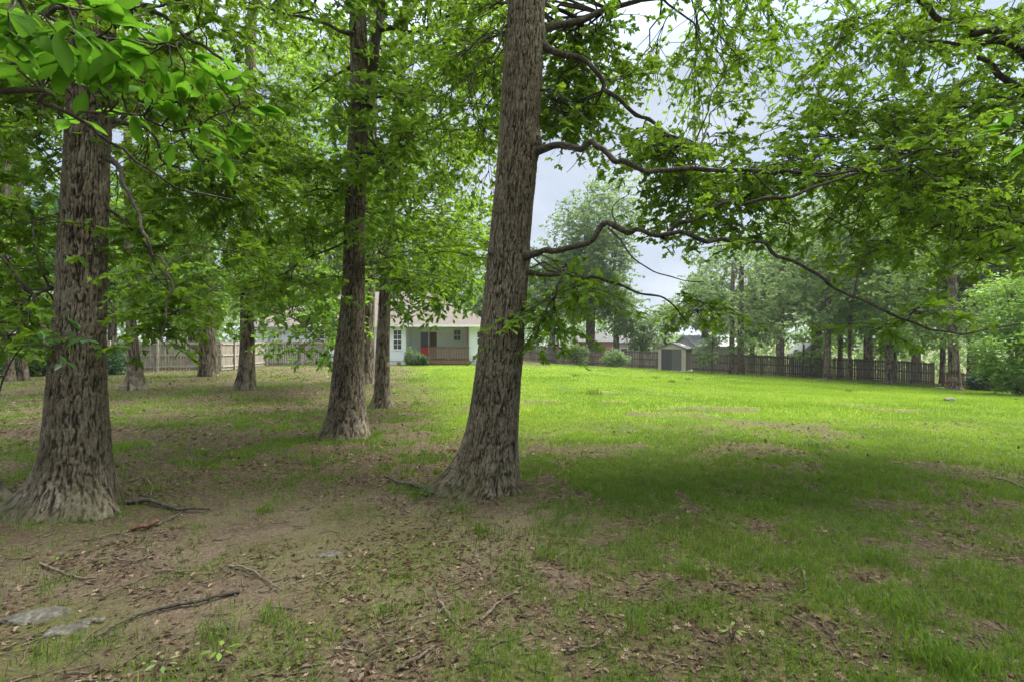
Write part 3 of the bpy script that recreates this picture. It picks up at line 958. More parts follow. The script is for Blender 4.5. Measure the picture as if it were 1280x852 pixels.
# ------------------------------------------------------------------ shed
M_SH = plain("taupe_resin", (.10, .092, .070), .55, .06, 3)
M_SHD = plain("grey_resin_door", (.085, .082, .08), .55, .08, 3)
M_SHT = plain("cream_resin", (.30, .275, .22), .55, .05, 3)
M_SHR = plain("grey_resin_roof", (.06, .055, .062), .6, .1, 4)
sx, sy = 14.75, 46.2
szz = tz(sx, sy)
shed = thing("garden_shed", (sx, sy, szz), "small taupe resin garden shed with a cream corner at the lawn's edge", "shed", rz=R(-32))
def lm(v): return v
wS, dS, hS, pk = 2.35, 2.5, 1.98, 2.45
a = Acc()
a.box((-wS / 2, -dS / 2 + .03, .1), (-wS / 2 + .05, dS / 2, hS)); a.box((wS / 2 - .05, -dS / 2 + .03, .1), (wS / 2, dS / 2, hS)); a.box((-wS / 2 + .05, dS / 2 - .05, .1), (wS / 2 - .05, dS / 2, hS))
for i in range(5):
    y_ = -dS / 2 + .25 + i * .4
    a.box((wS / 2, y_, .12), (wS / 2 + .02, y_ + .03, hS - .02)); a.box((-wS / 2 - .02, y_, .12), (-wS / 2, y_ + .03, hS - .02))
part("wall", shed, a.mesh("wall", M_SH), False)
a = Acc()
a.box((-wS / 2 - .02, -dS / 2 - .02, .1), (-wS / 2 + .24, -dS / 2 + .03, hS)); a.box((wS / 2 - .34, -dS / 2 - .02, .1), (wS / 2 + .02, -dS / 2 + .03, hS))
for ysg in (-dS / 2 - .02, dS / 2 - .03):
    v = np.array([(-wS / 2 - .02, ysg, hS), (wS / 2 + .02, ysg, hS), (0, ysg, pk), (-wS / 2 - .02, ysg + .05, hS), (wS / 2 + .02, ysg + .05, hS), (0, ysg + .05, pk)])
    a.add(v, [[0, 1, 2], [5, 4, 3]]); a.add(v, [[0, 3, 4, 1], [1, 4, 5, 2], [2, 5, 3, 0]])
part("corner_trim", shed, a.mesh("corner_trim", M_SHT), False)
a = Acc()
for sg in (-1, 1):
    e0 = np.array([sg * (wS / 2 + .12), 0, hS - .03]); e1 = np.array([0, 0, pk + .02])
    v = []
    for y_ in (-dS / 2 - .10, dS / 2 + .10):
        v += [(e0[0], y_, e0[2]), (e1[0], y_, e1[2]), (e1[0], y_, e1[2] + .07), (e0[0], y_, e0[2] + .07)]
    a.add(np.array(v), [[0, 1, 2, 3], [7, 6, 5, 4], [0, 4, 5, 1], [1, 5, 6, 2], [2, 6, 7, 3], [3, 7, 4, 0]])
rf = part("roof", shed, a.mesh("roof", M_SHR), False)
b = Acc(); 
nv = nrm(np.array([pk + .05 - hS, 0, wS / 2 + .12])[None])[0]
c0 = np.array([(wS / 2 + .12) / 2, 0, (hS - .03 + pk + .02) / 2 + .075])
tv_ = nrm(np.array([wS / 2 + .12, 0, -(pk + .05 - hS)])[None])[0]
v = [c0 + tv_ * s1 * .18 + np.array([0, s2 * .3, 0]) + nv * q for q in (0, .04) for s1, s2 in ((-1, -1), (1, -1), (1, 1), (-1, 1))]
b.add(np.array(v), [[0, 3, 2, 1], [4, 5, 6, 7], [0, 1, 5, 4], [1, 2, 6, 5], [2, 3, 7, 6], [3, 0, 4, 7]])
part("skylight", rf, b.mesh("skylight", plain("milky_plastic", (.6, .62, .68), .3, .05)), False)
a = Acc(); a.box((0.0, -dS / 2 - .012, .13), (wS / 2 - .35, -dS / 2 + .02, hS - .03))
for i in range(4): a.box((.06 + i * .2, -dS / 2 - .024, .2), (.08 + i * .2, -dS / 2 - .012, hS - .1))
part("door", shed, a.mesh("door", M_SHD), False)
a = Acc()
a.box((-wS / 2 + .25, -dS / 2 + .03, .13), (-.01, -dS / 2 + .06, hS - .03))
for i in range(4): a.box((-wS / 2 + .32 + i * .19, -dS / 2 + .02, .2), (-wS / 2 + .34 + i * .19, -dS / 2 + .029, hS - .1))
part("door", shed, a.mesh("door", plain("dark_resin_door", (.045, .045, .05), .5, .08, 3)), False)
a = Acc(); a.box((-wS / 2 - .1, -dS / 2 - .35, -.1), (wS / 2 + .05, dS / 2 + .05, .095)); part("floor_slab", shed, a.mesh("floor_slab", M_FOUND), False)

# ------------------------------------------------------------------ neighbours' houses beyond the fence
def cottage(label, x, y, w, d, h, pk, wall_m, roof_m, rz=0, wins=(), z=None, name="cottage"):
    z = tz(x, y) if z is None else z
    t = thing(name, (x, y, z), label, "house", rz=rz)
    a = Acc(); a.box((-w / 2, -d / 2, -.5), (w / 2, d / 2, h))
    for xs in (-w / 2, w / 2 - .1):
        v = np.array([(xs, -d / 2, h), (xs, d / 2, h), (xs, 0, pk), (xs + .1, -d / 2, h), (xs + .1, d / 2, h), (xs + .1, 0, pk)])
        a.add(v, [[0, 2, 1], [3, 4, 5]]); a.add(v, [[0, 1, 4, 3], [1, 2, 5, 4], [2, 0, 3, 5]])
    part("wall", t, a.mesh("wall", wall_m), False)
    a = Acc()
    for sg in (-1, 1):
        k = (pk - h) / (d / 2)
        v = []
        for xs in (-w / 2 - .3, w / 2 + .3):
            v += [(xs, sg * (d / 2 + .4), h - .4 * k + .01), (xs, 0, pk + .01), (xs, 0, pk + .15), (xs, sg * (d / 2 + .4), h - .4 * k + .15)]
        a.add(np.array(v), [[0, 1, 2, 3], [7, 6, 5, 4], [0, 4, 5, 1], [1, 5, 6, 2], [2, 6, 7, 3], [3, 7, 4, 0]])
    part("roof", t, a.mesh("roof", roof_m), False)
    for (wx, wz, ww, wh) in wins:
        a = Acc(); a.box((wx - ww / 2 - .1, -d / 2 - .05, wz - wh / 2 - .1), (wx + ww / 2 + .1, -d / 2 - .003, wz + wh / 2 + .1))
        wn = part("window", t, a.mesh("window", M_TRIM), False)
        b = Acc(); b.box((wx - ww / 2, -d / 2 - .06, wz - wh / 2), (wx + ww / 2, -d / 2 - .052, wz + wh / 2)); part("pane", wn, b.mesh("pane", M_GLASS), False)
    return t
M_PINK = plain("pink_siding", (.40, .20, .21), .7, .05)
M_WHITE = plain("white_siding", (.45, .46, .47), .7, .05)
cottage("pink cottage half hidden beyond the dark fence, left of the white house", 12.0, 76, 4.6, 6, 2.9, 3.9, M_PINK, M_ROOFG, 0, [(.2, 1.6, .9, .9)], -1.4)
cottage("white house seen between tree trunks beyond the dark fence", 18.5, 79, 8.2, 7, 2.8, 3.7, M_WHITE, M_ROOFG, 0, [(-2, 1.5, 1.0, 1.0), (1.5, 1.5, 1.0, 1.0)], -1.5)
cottage("pale grey house with light roof rising behind the garden shed", 27.0, 71, 6.5, 7, 3.0, 4.3, plain("pale_grey_siding", (.30, .32, .33), .7, .05), plain("light_metal_roof", (.20, .21, .215), .5, .06), R(8), [(-1, 1.6, 1.0, 1.1)], -2.1)
cottage("tiny white gabled outbuilding seen over the dark fence", 35.2, 61.5, 2.4, 2.2, 2.3, 3.3, M_WHITE, M_TRIM, R(90), [], -2.0, "outbuilding")

# ================================================================== TREES
def deg(d): return R(d)

# --- the oak right of centre, limbs reaching over the lawn
Yc = 5.62
base, path, rad = trunk_from_px([(608, 612, 38), (615, 545, 31), (625, 450, 28.5), (631, 380, 27), (637, 300, 25.2), (648, 180, 23.5), (658, 0, 22), (668, -180, 20)], Yc, top=12)
L = [
 ([P(664, 184, 5.62), P(700, 182, 5.4), P(738, 179, 5.2), P(765, 199, 5.1), P(800, 208, 5.0), P(850, 209, 5.0), P(940, 214, 5.0), P(1000, 216, 5.1), P(1060, 215, 5.3), P(1120, 202, 5.6), P(1210, 190, 6.0)], .050, .014),
 ([P(652, 321, 5.55), P(690, 315, 5.3), P(730, 301, 5.2), P(762, 283, 5.1), P(800, 294, 5.0), P(850, 297, 5.0), P(900, 304, 5.0), P(945, 300, 5.0), P(985, 328, 5.0), P(1040, 358, 5.0), P(1090, 380, 5.0), P(1140, 404, 5.1), P(1200, 416, 5.3), P(1275, 404, 5.5)], .046, .011),
 ([P(828, 296, 5.0), P(868, 272, 5.0), P(910, 262, 4.95), P(960, 250, 4.9), P(1010, 237, 5.0), P(1065, 223, 5.1), P(1110, 206, 5.2), P(1180, 186, 5.4), P(1285, 164, 5.8)], .030, .012),
 ([P(650, 338, 5.6), P(695, 345, 5.5), P(745, 351, 5.5), P(795, 362, 5.6), P(830, 376, 5.7), P(858, 402, 5.8)], .032, .009),
 ([P(672, 48, 5.65), P(703, 68, 5.5), P(725, 77, 5.5), P(752, 98, 5.5), P(770, 126, 5.5), P(800, 147, 5.5), P(832, 167, 5.6), P(875, 184, 5.7)], .050, .018),
 ([P(648, 20, 5.65), P(630, 38, 5.5), P(622, 66, 5.4), P(602, 74, 5.4), P(590, 100, 5.4), P(586, 128, 5.4)], .022, .007),
 ([P(668, 40, 5.6), P(740, 20, 6.0), P(830, -15, 6.5), P(930, -60, 7.0)], .06, .02),
 ([P(940, 214, 5.0), P(965, 240, 5.0), P(985, 262, 5.0), P(1000, 285, 5.0)], .014, .006),
 ([P(1000, 216, 5.1), P(1090, 212, 5.0), P(1140, 210, 5.0), P(1180, 240, 5.0), P(1215, 258, 5.0), P(1260, 258, 5.1)], .018, .007),
 ([P(772, 287, 5.1), P(766, 260, 5.0), P(790, 240, 5.0)], .009, .004),
 ([P(737, 182, 5.2), P(724, 200, 5.15), P(708, 216, 5.1)], .007, .003), ([P(724, 200, 5.15), P(733, 212, 5.1)], .005, .002),
 ([P(700, 182, 5.4), P(720, 188, 5.3), P(745, 182, 5.2)], .012, .005),
 ([P(760, 285, 5.1), P(790, 320, 5.0), P(830, 345, 4.9), P(880, 352, 4.9)], .012, .005),
 ([P(668, 112, 5.6), P(700, 118, 5.4), P(722, 140, 5.3), P(748, 158, 5.2)], .014, .005),
 ([P(666, -120, 5.6), P(760, -330, 5.0), P(860, -520, 4.6)], .08, .03), ([P(667, -160, 5.6), P(560, -350, 5.2), P(480, -520, 5.0)], .08, .03), ([P(666, -140, 5.6), P(690, -420, 6.8), P(720, -560, 8.0)], .08, .03),
 ([P(840, 210, 5.0), P(858, 160, 4.9), P(872, 148, 4.9)], .008, .003), ([P(900, 212, 5.0), P(940, 185, 4.9), P(965, 150, 4.9)], .008, .003),
]
T = np.vstack([
    region(695, 800, -60, 185, 5.9, 7.4, 34), region(790, 1000, -110, 190, 5.4, 8.5, 46), region(840, 1000, 195, 310, 5.0, 6.6, 18),
    region(960, 1290, 120, 310, 5.0, 7.5, 42), region(800, 860, 165, 260, 5.0, 6.0, 10),
    region(700, 780, 300, 400, 5.3, 6.2, 4), region(668, 692, 385, 440, 5.3, 5.6, 3), region(1080, 1190, 375, 415, 5.0, 5.6, 2), region(780, 900, 345, 400, 5.4, 6.6, 6),
    region(685, 725, 60, 190, 5.9, 6.6, 9), region(530, 632, -30, 190, 6.4, 8.5, 24), region(575, 640, 250, 340, 6.4, 8.2, 6)])
over = ellipsoid((1.2, 5.2, 10.0), (5.2, 4.4, 2.6), 30, .3)
over = over[over[:, 2] > 1.6 + over[:, 1] * .75]
make_tree("oak_tree", "big oak with long bare limbs reaching right over the open lawn", base, path, rad, T, over, L, 'oak', .100, LEAF_OAK, .72, 9, 12,
          trunk_kw=dict(res=1.45, disp=.017, cell=.017, flare=((deg(196), .42, 9), (deg(-105), .16, 8), (deg(-40), .10, 10), (deg(60), .14, 6), (deg(130), .14, 8)), flare_h=.22, moss=.55, seed=3,
                        knots=((deg(-15), P(670, 183, Yc)[2], .16, .045), (deg(-10), P(660, 322, Yc)[2], .10, .02), (deg(-20), P(672, 45, Yc)[2], .12, .03))),
          n_main=0, limb_parts=True)

# --- the big oak at the left
Yl = 4.95
base, path, rad = trunk_from_px([(93, 640, 48), (96, 560, 43), (97, 450, 36), (101, 380, 33), (104, 300, 32), (109, 200, 29.5), (114, 100, 28), (118, 20, 27), (124, -180, 24)], Yl, top=12)
L = [
 ([P(132, 196, 4.9), P(152, 230, 4.8), P(170, 265, 4.7), P(186, 300, 4.6), P(190, 318, 4.6), P(205, 335, 4.55), P(212, 362, 4.5), P(208, 405, 4.5), P(210, 442, 4.5)], .026, .007),
 ([P(80, 360, 4.9), P(60, 363, 4.8), P(44, 368, 4.7), P(20, 345, 4.6), P(0, 320, 4.5), P(-50, 280, 4.4)], .022, .010), ([P(44, 368, 4.7), P(34, 396, 4.6), P(8, 424, 4.5)], .014, .006),
 ([P(62, 362, 4.8), P(50, 335, 4.7), P(40, 300, 4.6)], .013, .006),
 ([P(130, 10, 4.9), P(190, 12, 4.9), P(240, 50, 4.9), P(280, 78, 4.9), P(300, 104, 5.0)], .035, .010),
 ([P(140, 150, 4.9), P(185, 165, 5.1), P(205, 200, 5.3), P(240, 215, 5.6), P(290, 195, 6.0)], .024, .008),
 ([P(100, 90, 4.9), P(60, 70, 4.6), P(10, 40, 4.3), P(-60, 0, 4.0)], .04, .015)]
T = np.vstack([region(-30, 330, -80, 130, 4.4, 7.5, 56), region(140, 340, 110, 320, 5.2, 8.0, 36), region(-40, 75, 120, 410, 4.6, 6.6, 26),
               region(195, 230, 340, 430, 4.6, 5.2, 4), region(-10, 35, 370, 430, 4.4, 5.2, 4)])
over = ellipsoid((-4.0, 5.2, 10.0), (4.6, 4.6, 2.6), 50, .3)
over = over[over[:, 2] > 1.6 + over[:, 1] * .75]
big_left = make_tree("oak_tree", "massive straight oak trunk with wide root flare beside the bare slope", base, path, rad, T, over, L, 'oak', .110, LEAF_OAK, .62, 8, 12,
          trunk_kw=dict(res=1.45, disp=.018, cell=.017, flare=((deg(200), .42, 7), (deg(-25), .30, 8), (deg(-100), .16, 6), (deg(-62), .12, 10), (deg(80), .2, 5), (deg(150), .2, 8)), flare_h=.20, moss=.55, seed=8,
                        knots=((deg(-60), P(100, 330, Yl)[2], .09, .03), (deg(-40), P(118, 300, Yl)[2], .07, .03), (deg(-95), P(100, 175, Yl)[2], .07, .025))),
          n_main=8, limb_parts=True)

# --- neighbour whose root flare enters at the left edge
base, path, rad = trunk_from_px([(-52, 620, 44), (-54, 540, 36), (-60, 430, 34), (-72, 200, 30), (-80, -100, 26)], 5.3, top=11)
make_tree("oak_tree", "oak whose mossy root flare reaches in beside the massive left trunk", base, path, rad,
          region(-160, 20, -80, 330, 4.4, 6.0, 18), ellipsoid((-7.5, 5.0, 9.5), (3, 3.5, 2.2), 14, .3), (), 'oak', .135, LEAF_OAK, .5, 7, 10,
          trunk_kw=dict(res=.8, disp=.016, flare=((deg(-8), .36, 7), (deg(-60), .2, 8), (deg(200), .25, 7)), flare_h=.30, moss=.7, seed=12), n_main=5, limb_parts=True)

# --- forked oak in the middle ground
Ym = 8.7
base, path, rad = trunk_from_px([(435, 552, 29), (435, 520, 23), (436, 450, 18.5), (441, 380, 14.5), (443, 300, 13.2), (446, 200, 12.4), (450, 120, 12), (448, 50, 10), (447, -60, 9)], Ym, top=12)
L = [([P(452, 135, 8.7), P(462, 95, 8.7), P(470, 50, 8.7), P(477, 0, 8.7), P(488, -80, 8.7)], .125, .08),
 ([P(448, 192, 8.6), P(478, 192, 8.4), P(505, 180, 8.3), P(535, 163, 8.3), P(592, 158, 8.3)], .040, .012),
 ([P(455, 122, 8.6), P(500, 123, 8.5), P(540, 127, 8.4), P(610, 131, 8.4)], .038, .012),
 ([P(474, 36, 8.7), P(515, 40, 8.6), P(550, 22, 8.6), P(600, 8, 8.6), P(640, -10, 8.6)], .045, .016),
 ([P(444, 44, 8.6), P(400, 28, 8.5), P(340, 12, 8.4), P(280, -6, 8.3)], .042, .014),
 ([P(442, 84, 8.7), P(400, 108, 8.6), P(368, 132, 8.5), P(330, 145, 8.4)], .030, .010),
 ([P(440, 245, 8.6), P(415, 238, 8.5), P(390, 240, 8.3), P(355, 262, 8.2)], .024, .009),
 ([P(440, 300, 8.6), P(395, 318, 8.3), P(350, 340, 8.0), P(305, 358, 7.7)], .024, .008)]
T = np.vstack([region(280, 640, -110, 120, 7.2, 11.0, 70), region(300, 640, 100, 300, 7.5, 11.0, 68), region(300, 430, 280, 370, 7.6, 10, 14), region(500, 600, 290, 355, 8.0, 10.5, 9)])
over = ellipsoid((-2.6, 9.2, 12.5), (4.6, 4.2, 3.0), 30, .3)
over = over[over[:, 2] > 1.6 + over[:, 1] * .75]
make_tree("oak_tree", "dark forked oak just left of the slim leaning tree", base, path, rad, T, over, L, 'oak', .120, LEAF_OAK, .85, 8, 12,
          trunk_kw=dict(res=1.0, disp=.013, cell=.022, flare=((deg(215), .16, 8), (deg(-40), .14, 8), (deg(-95), .08, 8), (deg(90), .1, 6)), flare_h=.25, moss=.5, seed=17), n_main=6, limb_parts=True)

# --- slim leaning tree right of it
base, path, rad = trunk_from_px([(477, 516, 15), (478, 490, 10.5), (478, 450, 9), (482, 350, 7), (489, 250, 6.2), (494, 170, 5.5), (501, 100, 5), (506, 30, 4.5), (515, -60, 4)], 12.5, top=13)
T = np.vstack([region(400, 640, -60, 230, 10.5, 14.5, 52), region(430, 620, 220, 345, 10.5, 14, 34), region(495, 590, 345, 398, 10.5, 12.0, 12)])
make_tree("young_oak_tree", "slim leaning young oak in front of the house window", base, path, rad, T, None,
          [([P(488, 248, 12.5), P(520, 255, 12.2), P(555, 285, 11.8), P(580, 320, 11.5), P(590, 350, 11.3)], .04, .012), ([P(492, 190, 12.5), P(470, 215, 12.2), P(440, 235, 12)], .03, .01)],
          'oval', .15, LEAF_MID, .75, 7, 11, trunk_kw=dict(res=.6, disp=.011, flare=((deg(215), .12, 8), (deg(-35), .14, 8)), flare_h=.18, seed=21, moss=.4), n_main=7)

# --- trunk close to the house
base, path, rad = trunk_from_px([(459, 482, 12), (459, 455, 9.5), (460, 400, 8), (462, 330, 7.5), (464, 200, 6.8), (466, 60, 6)], 21.2, top=16)
T = np.vstack([region(350, 600, 20, 200, 17.5, 24, 60), region(370, 560, 190, 335, 18, 23, 44), region(325, 450, 335, 410, 15.5, 19.5, 24)])
make_tree("oak_tree", "upright grey oak behind the forked oak, close to the house", base, path, rad, T, None, (), 'oval', .19, LEAF_MID, 1.2, 7, 12,
          trunk_kw=dict(res=.4, disp=.014, cell=.07, seed=25, flare=((deg(-60), .15, 6),)), n_main=8)

# --- oak in front of the left fence
base, path, rad = trunk_from_px([(307, 493, 15), (308, 470, 11), (309, 430, 9.2), (309, 380, 8.4), (310, 300, 8), (312, 150, 7), (315, 20, 6)], 17.8, top=14)
T = np.vstack([region(180, 420, 0, 210, 14.5, 20, 66), region(200, 420, 190, 345, 14.5, 20, 60), region(325, 430, 355, 450, 13.5, 15.5, 13), region(230, 330, 330, 375, 15, 18, 8)])
make_tree("oak_tree", "oak standing alone before the grey fence, low branches sweeping right", base, path, rad, T, None,
          [([P(312, 380, 17.8), P(340, 390, 16), P(375, 405, 14.8), P(410, 430, 14.2)], .06, .015)], 'oval', .17, LEAF_MID, 1.0, 7, 11,
          trunk_kw=dict(res=.45, disp=.013, cell=.06, seed=28, flare=((deg(220), .16, 7), (deg(-30), .1, 7)), flare_h=.25), n_main=8)

# --- stout trunk touching the left fence
base, path, rad = trunk_from_px([(260, 474, 13.5), (260, 450, 11.5), (258, 400, 10), (257, 300, 9), (256, 150, 8)], 26.0, top=16)
T = np.vstack([region(140, 390, 60, 250, 22, 28, 56), region(170, 370, 240, 395, 22, 28, 50)])
make_tree("oak_tree", "stout brown oak right against the weathered grey fence", base, path, rad, T, None, (), 'oval', .21, LEAF_MID, 1.3, 7, 11,
          trunk_kw=dict(res=.4, disp=.018, cell=.08, seed=31, flare=((deg(-20), .15, 6),)), n_main=7)

# --- dark tree half hidden by drooping leaves
base, path, rad = trunk_from_px([(170, 491, 17), (169, 468, 10.5), (165, 420, 7.5), (162, 350, 6.5), (160, 200, 5.5), (160, 60, 5)], 17.5, top=12)
T = np.vstack([region(90, 270, 20, 230, 14, 20, 46), region(100, 260, 220, 400, 14.5, 19.5, 42)])
make_tree("oak_tree", "dark thin oak half hidden behind the drooping leaf spray", base, path, rad, T, None, (), 'oval', .17, LEAF_MID, 1.0, 7, 11,
          trunk_kw=dict(res=.45, disp=.012, cell=.06, seed=34, flare=((deg(205), .22, 5), (deg(-30), .24, 5)), flare_h=.22), n_main=7)

# --- pair in the dark corner at the left edge
for px_, by, lab, sd in ((12, 482, "outer of two grey trunks in the shady corner, beside the frame edge", 40), (29, 480, "inner of two grey trunks in the shady corner behind the massive oak", 41)):
    base, path, rad = trunk_from_px([(px_, by, 8), (px_, 450, 6.2), (px_ - 2, 400, 5.4), (px_ - 4, 250, 5), (px_ - 2, 100, 4)], 22.0 + (sd - 40) * .7, top=14)
    T = np.vstack([region(px_ - 80, px_ + 90, 40, 400, 18, 25, 50)])
    make_tree("oak_tree", lab, base, path, rad, T, None, (), 'oval', .2, LEAF_MID, 1.2, 7, 11, trunk_kw=dict(res=.4, disp=.012, cell=.07, seed=sd), n_main=6, group="trunks in the shady left corner")

# --- oak just right of the view whose boughs cross the upper right
base = np.array([9.6, 6.2, tz(9.6, 6.2)])
path = np.array([base + (0, 0, -.2), base + (0, 0, .6), base + (.05, 0, 3), base + (0, .1, 6), base + (-.1, .2, 12)]); rad = np.array([.42, .34, .28, .24, .1])
L = [([base + (-.1, 0, 4.0), P(1330, 150, 6.3), P(1285, 118, 6.3), P(1245, 92, 6.3), P(1222, 73, 6.3)], .085, .03),
     ([base + (-.1, 0, 5.0), P(1330, 85, 6.2), P(1265, 50, 6.2), P(1225, 38, 6.2), P(1190, 28, 6.2), P(1150, 5, 6.2), P(1135, -30, 6.2)], .085, .03),
     ([P(1262, 50, 6.2), P(1190, 57, 6.3), P(1120, 42, 6.4), P(1060, 24, 6.5)], .035, .012), ([base + (-.1, 0, 2.8), P(1340, 250, 6.0), P(1270, 285, 6.1), P(1200, 300, 6.2)], .04, .012)]
T = np.vstack([region(1000, 1340, -90, 130, 5.4, 8.5, 62), region(1080, 1340, 110, 330, 5.6, 8.5, 44), region(1180, 1330, 290, 330, 6, 8, 2)])
over = ellipsoid((8.0, 6.0, 9.5), (4.6, 5.0, 2.5), 34, .3); over = over[over[:, 2] > 1.6 + over[:, 1] * .75]
make_tree("oak_tree", "oak whose mossy boughs slant in over the upper right of the lawn", base, path, rad, T, over, L, 'oak', .098, LEAF_OAK, .80, 9, 12,
          trunk_kw=dict(res=.6, seed=44), n_main=7, limb_parts=True)

# --- unseen trees added behind the viewpoint to darken the near ground
for (x_, y_, lab, sd) in ((3.6, -3.2, "unseen oak added behind the viewpoint to shade the patchy right grass", 61), (-4.2, -4.4, "unseen oak added behind the viewpoint to shade the bare slope", 62), (8.2, -1.0, "unseen oak added for shade, out of view beyond the patchy right grass", 63)):
    base = np.array([x_, y_, tz(x_, y_)])
    path = np.array([base + (0, 0, -.2), base + (0, 0, 1), base + (.05, 0, 4), base + (.1, 0, 8), base + (0, 0, 13)]); rad = np.array([.36, .28, .24, .18, .06])
    T = ellipsoid((x_, y_ + 2.6, 9.0), (4.8, 4.8, 3.0), 90, .3)
    make_tree("oak_tree", lab, base, path, rad, T[:0], T, (), 'oval', .2, LEAF_OAK, .7, trunk_kw=dict(res=.4, seed=sd), n_main=6)

# --- pale trunk at the right of the lawn
base, path, rad = trunk_from_px([(1193, 488, 10), (1193, 470, 7.8), (1191, 420, 7), (1190, 360, 6.2), (1190, 250, 5.5), (1192, 130, 5)], 30.0, top=17)
T = np.vstack([region(1060, 1285, 120, 290, 26, 34, 60), region(1090, 1285, 280, 430, 26.5, 33, 46)])
make_tree("pale_oak_tree", "pale grey barked oak standing at the right end of the dark fence", base, path, rad, T, None, (), 'oval', .25, LEAF_YEL, 1.5, 7, 11,
          trunk_kw=dict(res=.4, disp=.012, cell=.08, seed=47, flare=((deg(200), .2, 5), (deg(-20), .2, 5)), flare_h=.25), n_main=8)

# --- trees along the dark fence
row = [  # px, base py, half width, Y, crown px0,px1, top, bottom, leaf material, label
 (1034, 474, 4.8, 41.5, 975, 1090, 235, 405, LEAF_BLUE, "grey trunk before the dark fence, thickest of its row"),
 (1062, 474, 2.5, 42.0, 1030, 1120, 250, 420, LEAF_MID, "thin trunk before the dark fence, right of the thickest trunk"),
 (1110, 479, 3.6, 39.0, 1060, 1165, 225, 420, LEAF_YEL, "yellow green leaved oak before the dark fence"),
 (1119, 479, 2.6, 39.6, 1090, 1180, 260, 430, LEAF_MID, "thin trunk hugging the yellow green leaved oak by the fence"),
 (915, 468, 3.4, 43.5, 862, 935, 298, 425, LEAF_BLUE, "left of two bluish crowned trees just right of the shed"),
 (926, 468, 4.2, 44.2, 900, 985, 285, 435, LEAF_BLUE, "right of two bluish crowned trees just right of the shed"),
]
for (px_, by, hw, Y_, c0, c1, top_, bot, lm_, lab) in row:
    base, path, rad = trunk_from_px([(px_, by, hw * 1.5), (px_, by - 14, hw * 1.05), (px_, by - 60, hw * .9), (px_ + 1, by - 130, hw * .7), (px_ + 2, top_ + 30, hw * .3)], Y_)
    T = region(c0, c1, top_, bot, Y_ - 3, Y_ + 4, int((c1 - c0) * (bot - top_) / 260), False)
    cx_, cy_ = (c0 + c1) / 2, (top_ + bot) / 2
    px2 = 640 + T[:, 0] / T[:, 1] * FPX; py2 = 426 - (T[:, 2] - EYE) / T[:, 1] * FPX
    T = T[(((px2 - cx_) / (c1 - c0) * 2) ** 2 + ((py2 - cy_) / (bot - top_) * 2) ** 2) < 1.15]
    make_tree("fence_line_tree", lab, base, path, rad, T, None, (), 'diamond', .30, lm_, 1.7, 7, 13, trunk_kw=dict(res=.35, disp=.012, cell=.09, seed=int(px_)), n_main=7,
              group="trees along the dark fence", tilt=.8, flat=.55)
# slender saplings before the fence
for (px_, by, hw, Y_, c0, c1, top_, bot, lab) in ((890, 468, 1.0, 42.5, 872, 908, 395, 452, "slender sapling with pale stem beside the shed wall"), (1004, 472, 1.6, 44.0, 990, 1035, 420, 462, "small sapling with a red brown foot before the dark fence"),
                                             (697, 456, 1.6, 52.0, 655, 730, 350, 440, "pale stemmed small tree at the fence behind the big oak")):
    base, path, rad = trunk_from_px([(px_, by, hw * 1.2), (px_, by - 20, hw), (px_ + 1, by - 45, hw * .7), (px_ + 2, top_ + 10, hw * .3)], Y_)
    make_tree("sapling", lab, base, path, rad, region(c0, c1, top_, bot, Y_ - 1, Y_ + 1, 16, False), None, (), 'diamond', .24, LEAF_BLUE if px_ != 1004 else LEAF_MID, .8, 6, 10,
              trunk_kw=dict(res=.5, disp=.004, seed=int(px_)), n_main=4, tilt=.8, flat=.6)

# --- background trees beyond the fences
def bg_tree(px_, Y_, top, bot, hwpx, mat, lab, hw=5, leafs=.36, r=2.1, dens=1.0, name="background_tree", shape=1.0):
    X_ = (px_ - 640) / FPX * Y_
    z0 = tz(X_, Y_)
    zt, zb = EYE + (426 - top) / FPX * Y_, EYE + (426 - bot) / FPX * Y_
    rx = hwpx / FPX * Y_
    path = np.array([(X_, Y_, z0 - .2), (X_, Y_, z0 + 1), (X_ + .1, Y_, (z0 + zt) / 2), (X_ + .2, Y_, zt - .38 * (zt - zb))])
    rr = hw / FPX * Y_
    rad = np.array([rr * 1.4, rr, rr * .8, rr * .25])
    # a crown of several big clumps
    nc = 11
    cc = ellipsoid((X_, Y_, (zt + zb) / 2), (rx * .68, rx * .6, (zt - zb) / 2 * .72), nc, .3)
    n = int(dens * (3.2 * rx * (zt - zb)) / (r * r) * 2.8) + 12
    T = []
    for k in range(nc):
        s = rng.uniform(.34, .5)
        T.append(ellipsoid(cc[k], (rx * s, rx * s, min((zt - zb) * .5 * s * 1.1, rx * s)), max(4, n // nc), .7))
    T = np.vstack(T)
    T = T[T[:, 2] < zt - r * .3]
    make_tree(name, lab, (X_, Y_, z0), path, rad, T, None, (), 'diamond', leafs, mat, r, 6, 13, trunk_kw=dict(res=.3, disp=.01, cell=.12, seed=int(px_ + 7)), n_main=8,
              group="trees beyond the fences", tilt=.9, flat=.6)
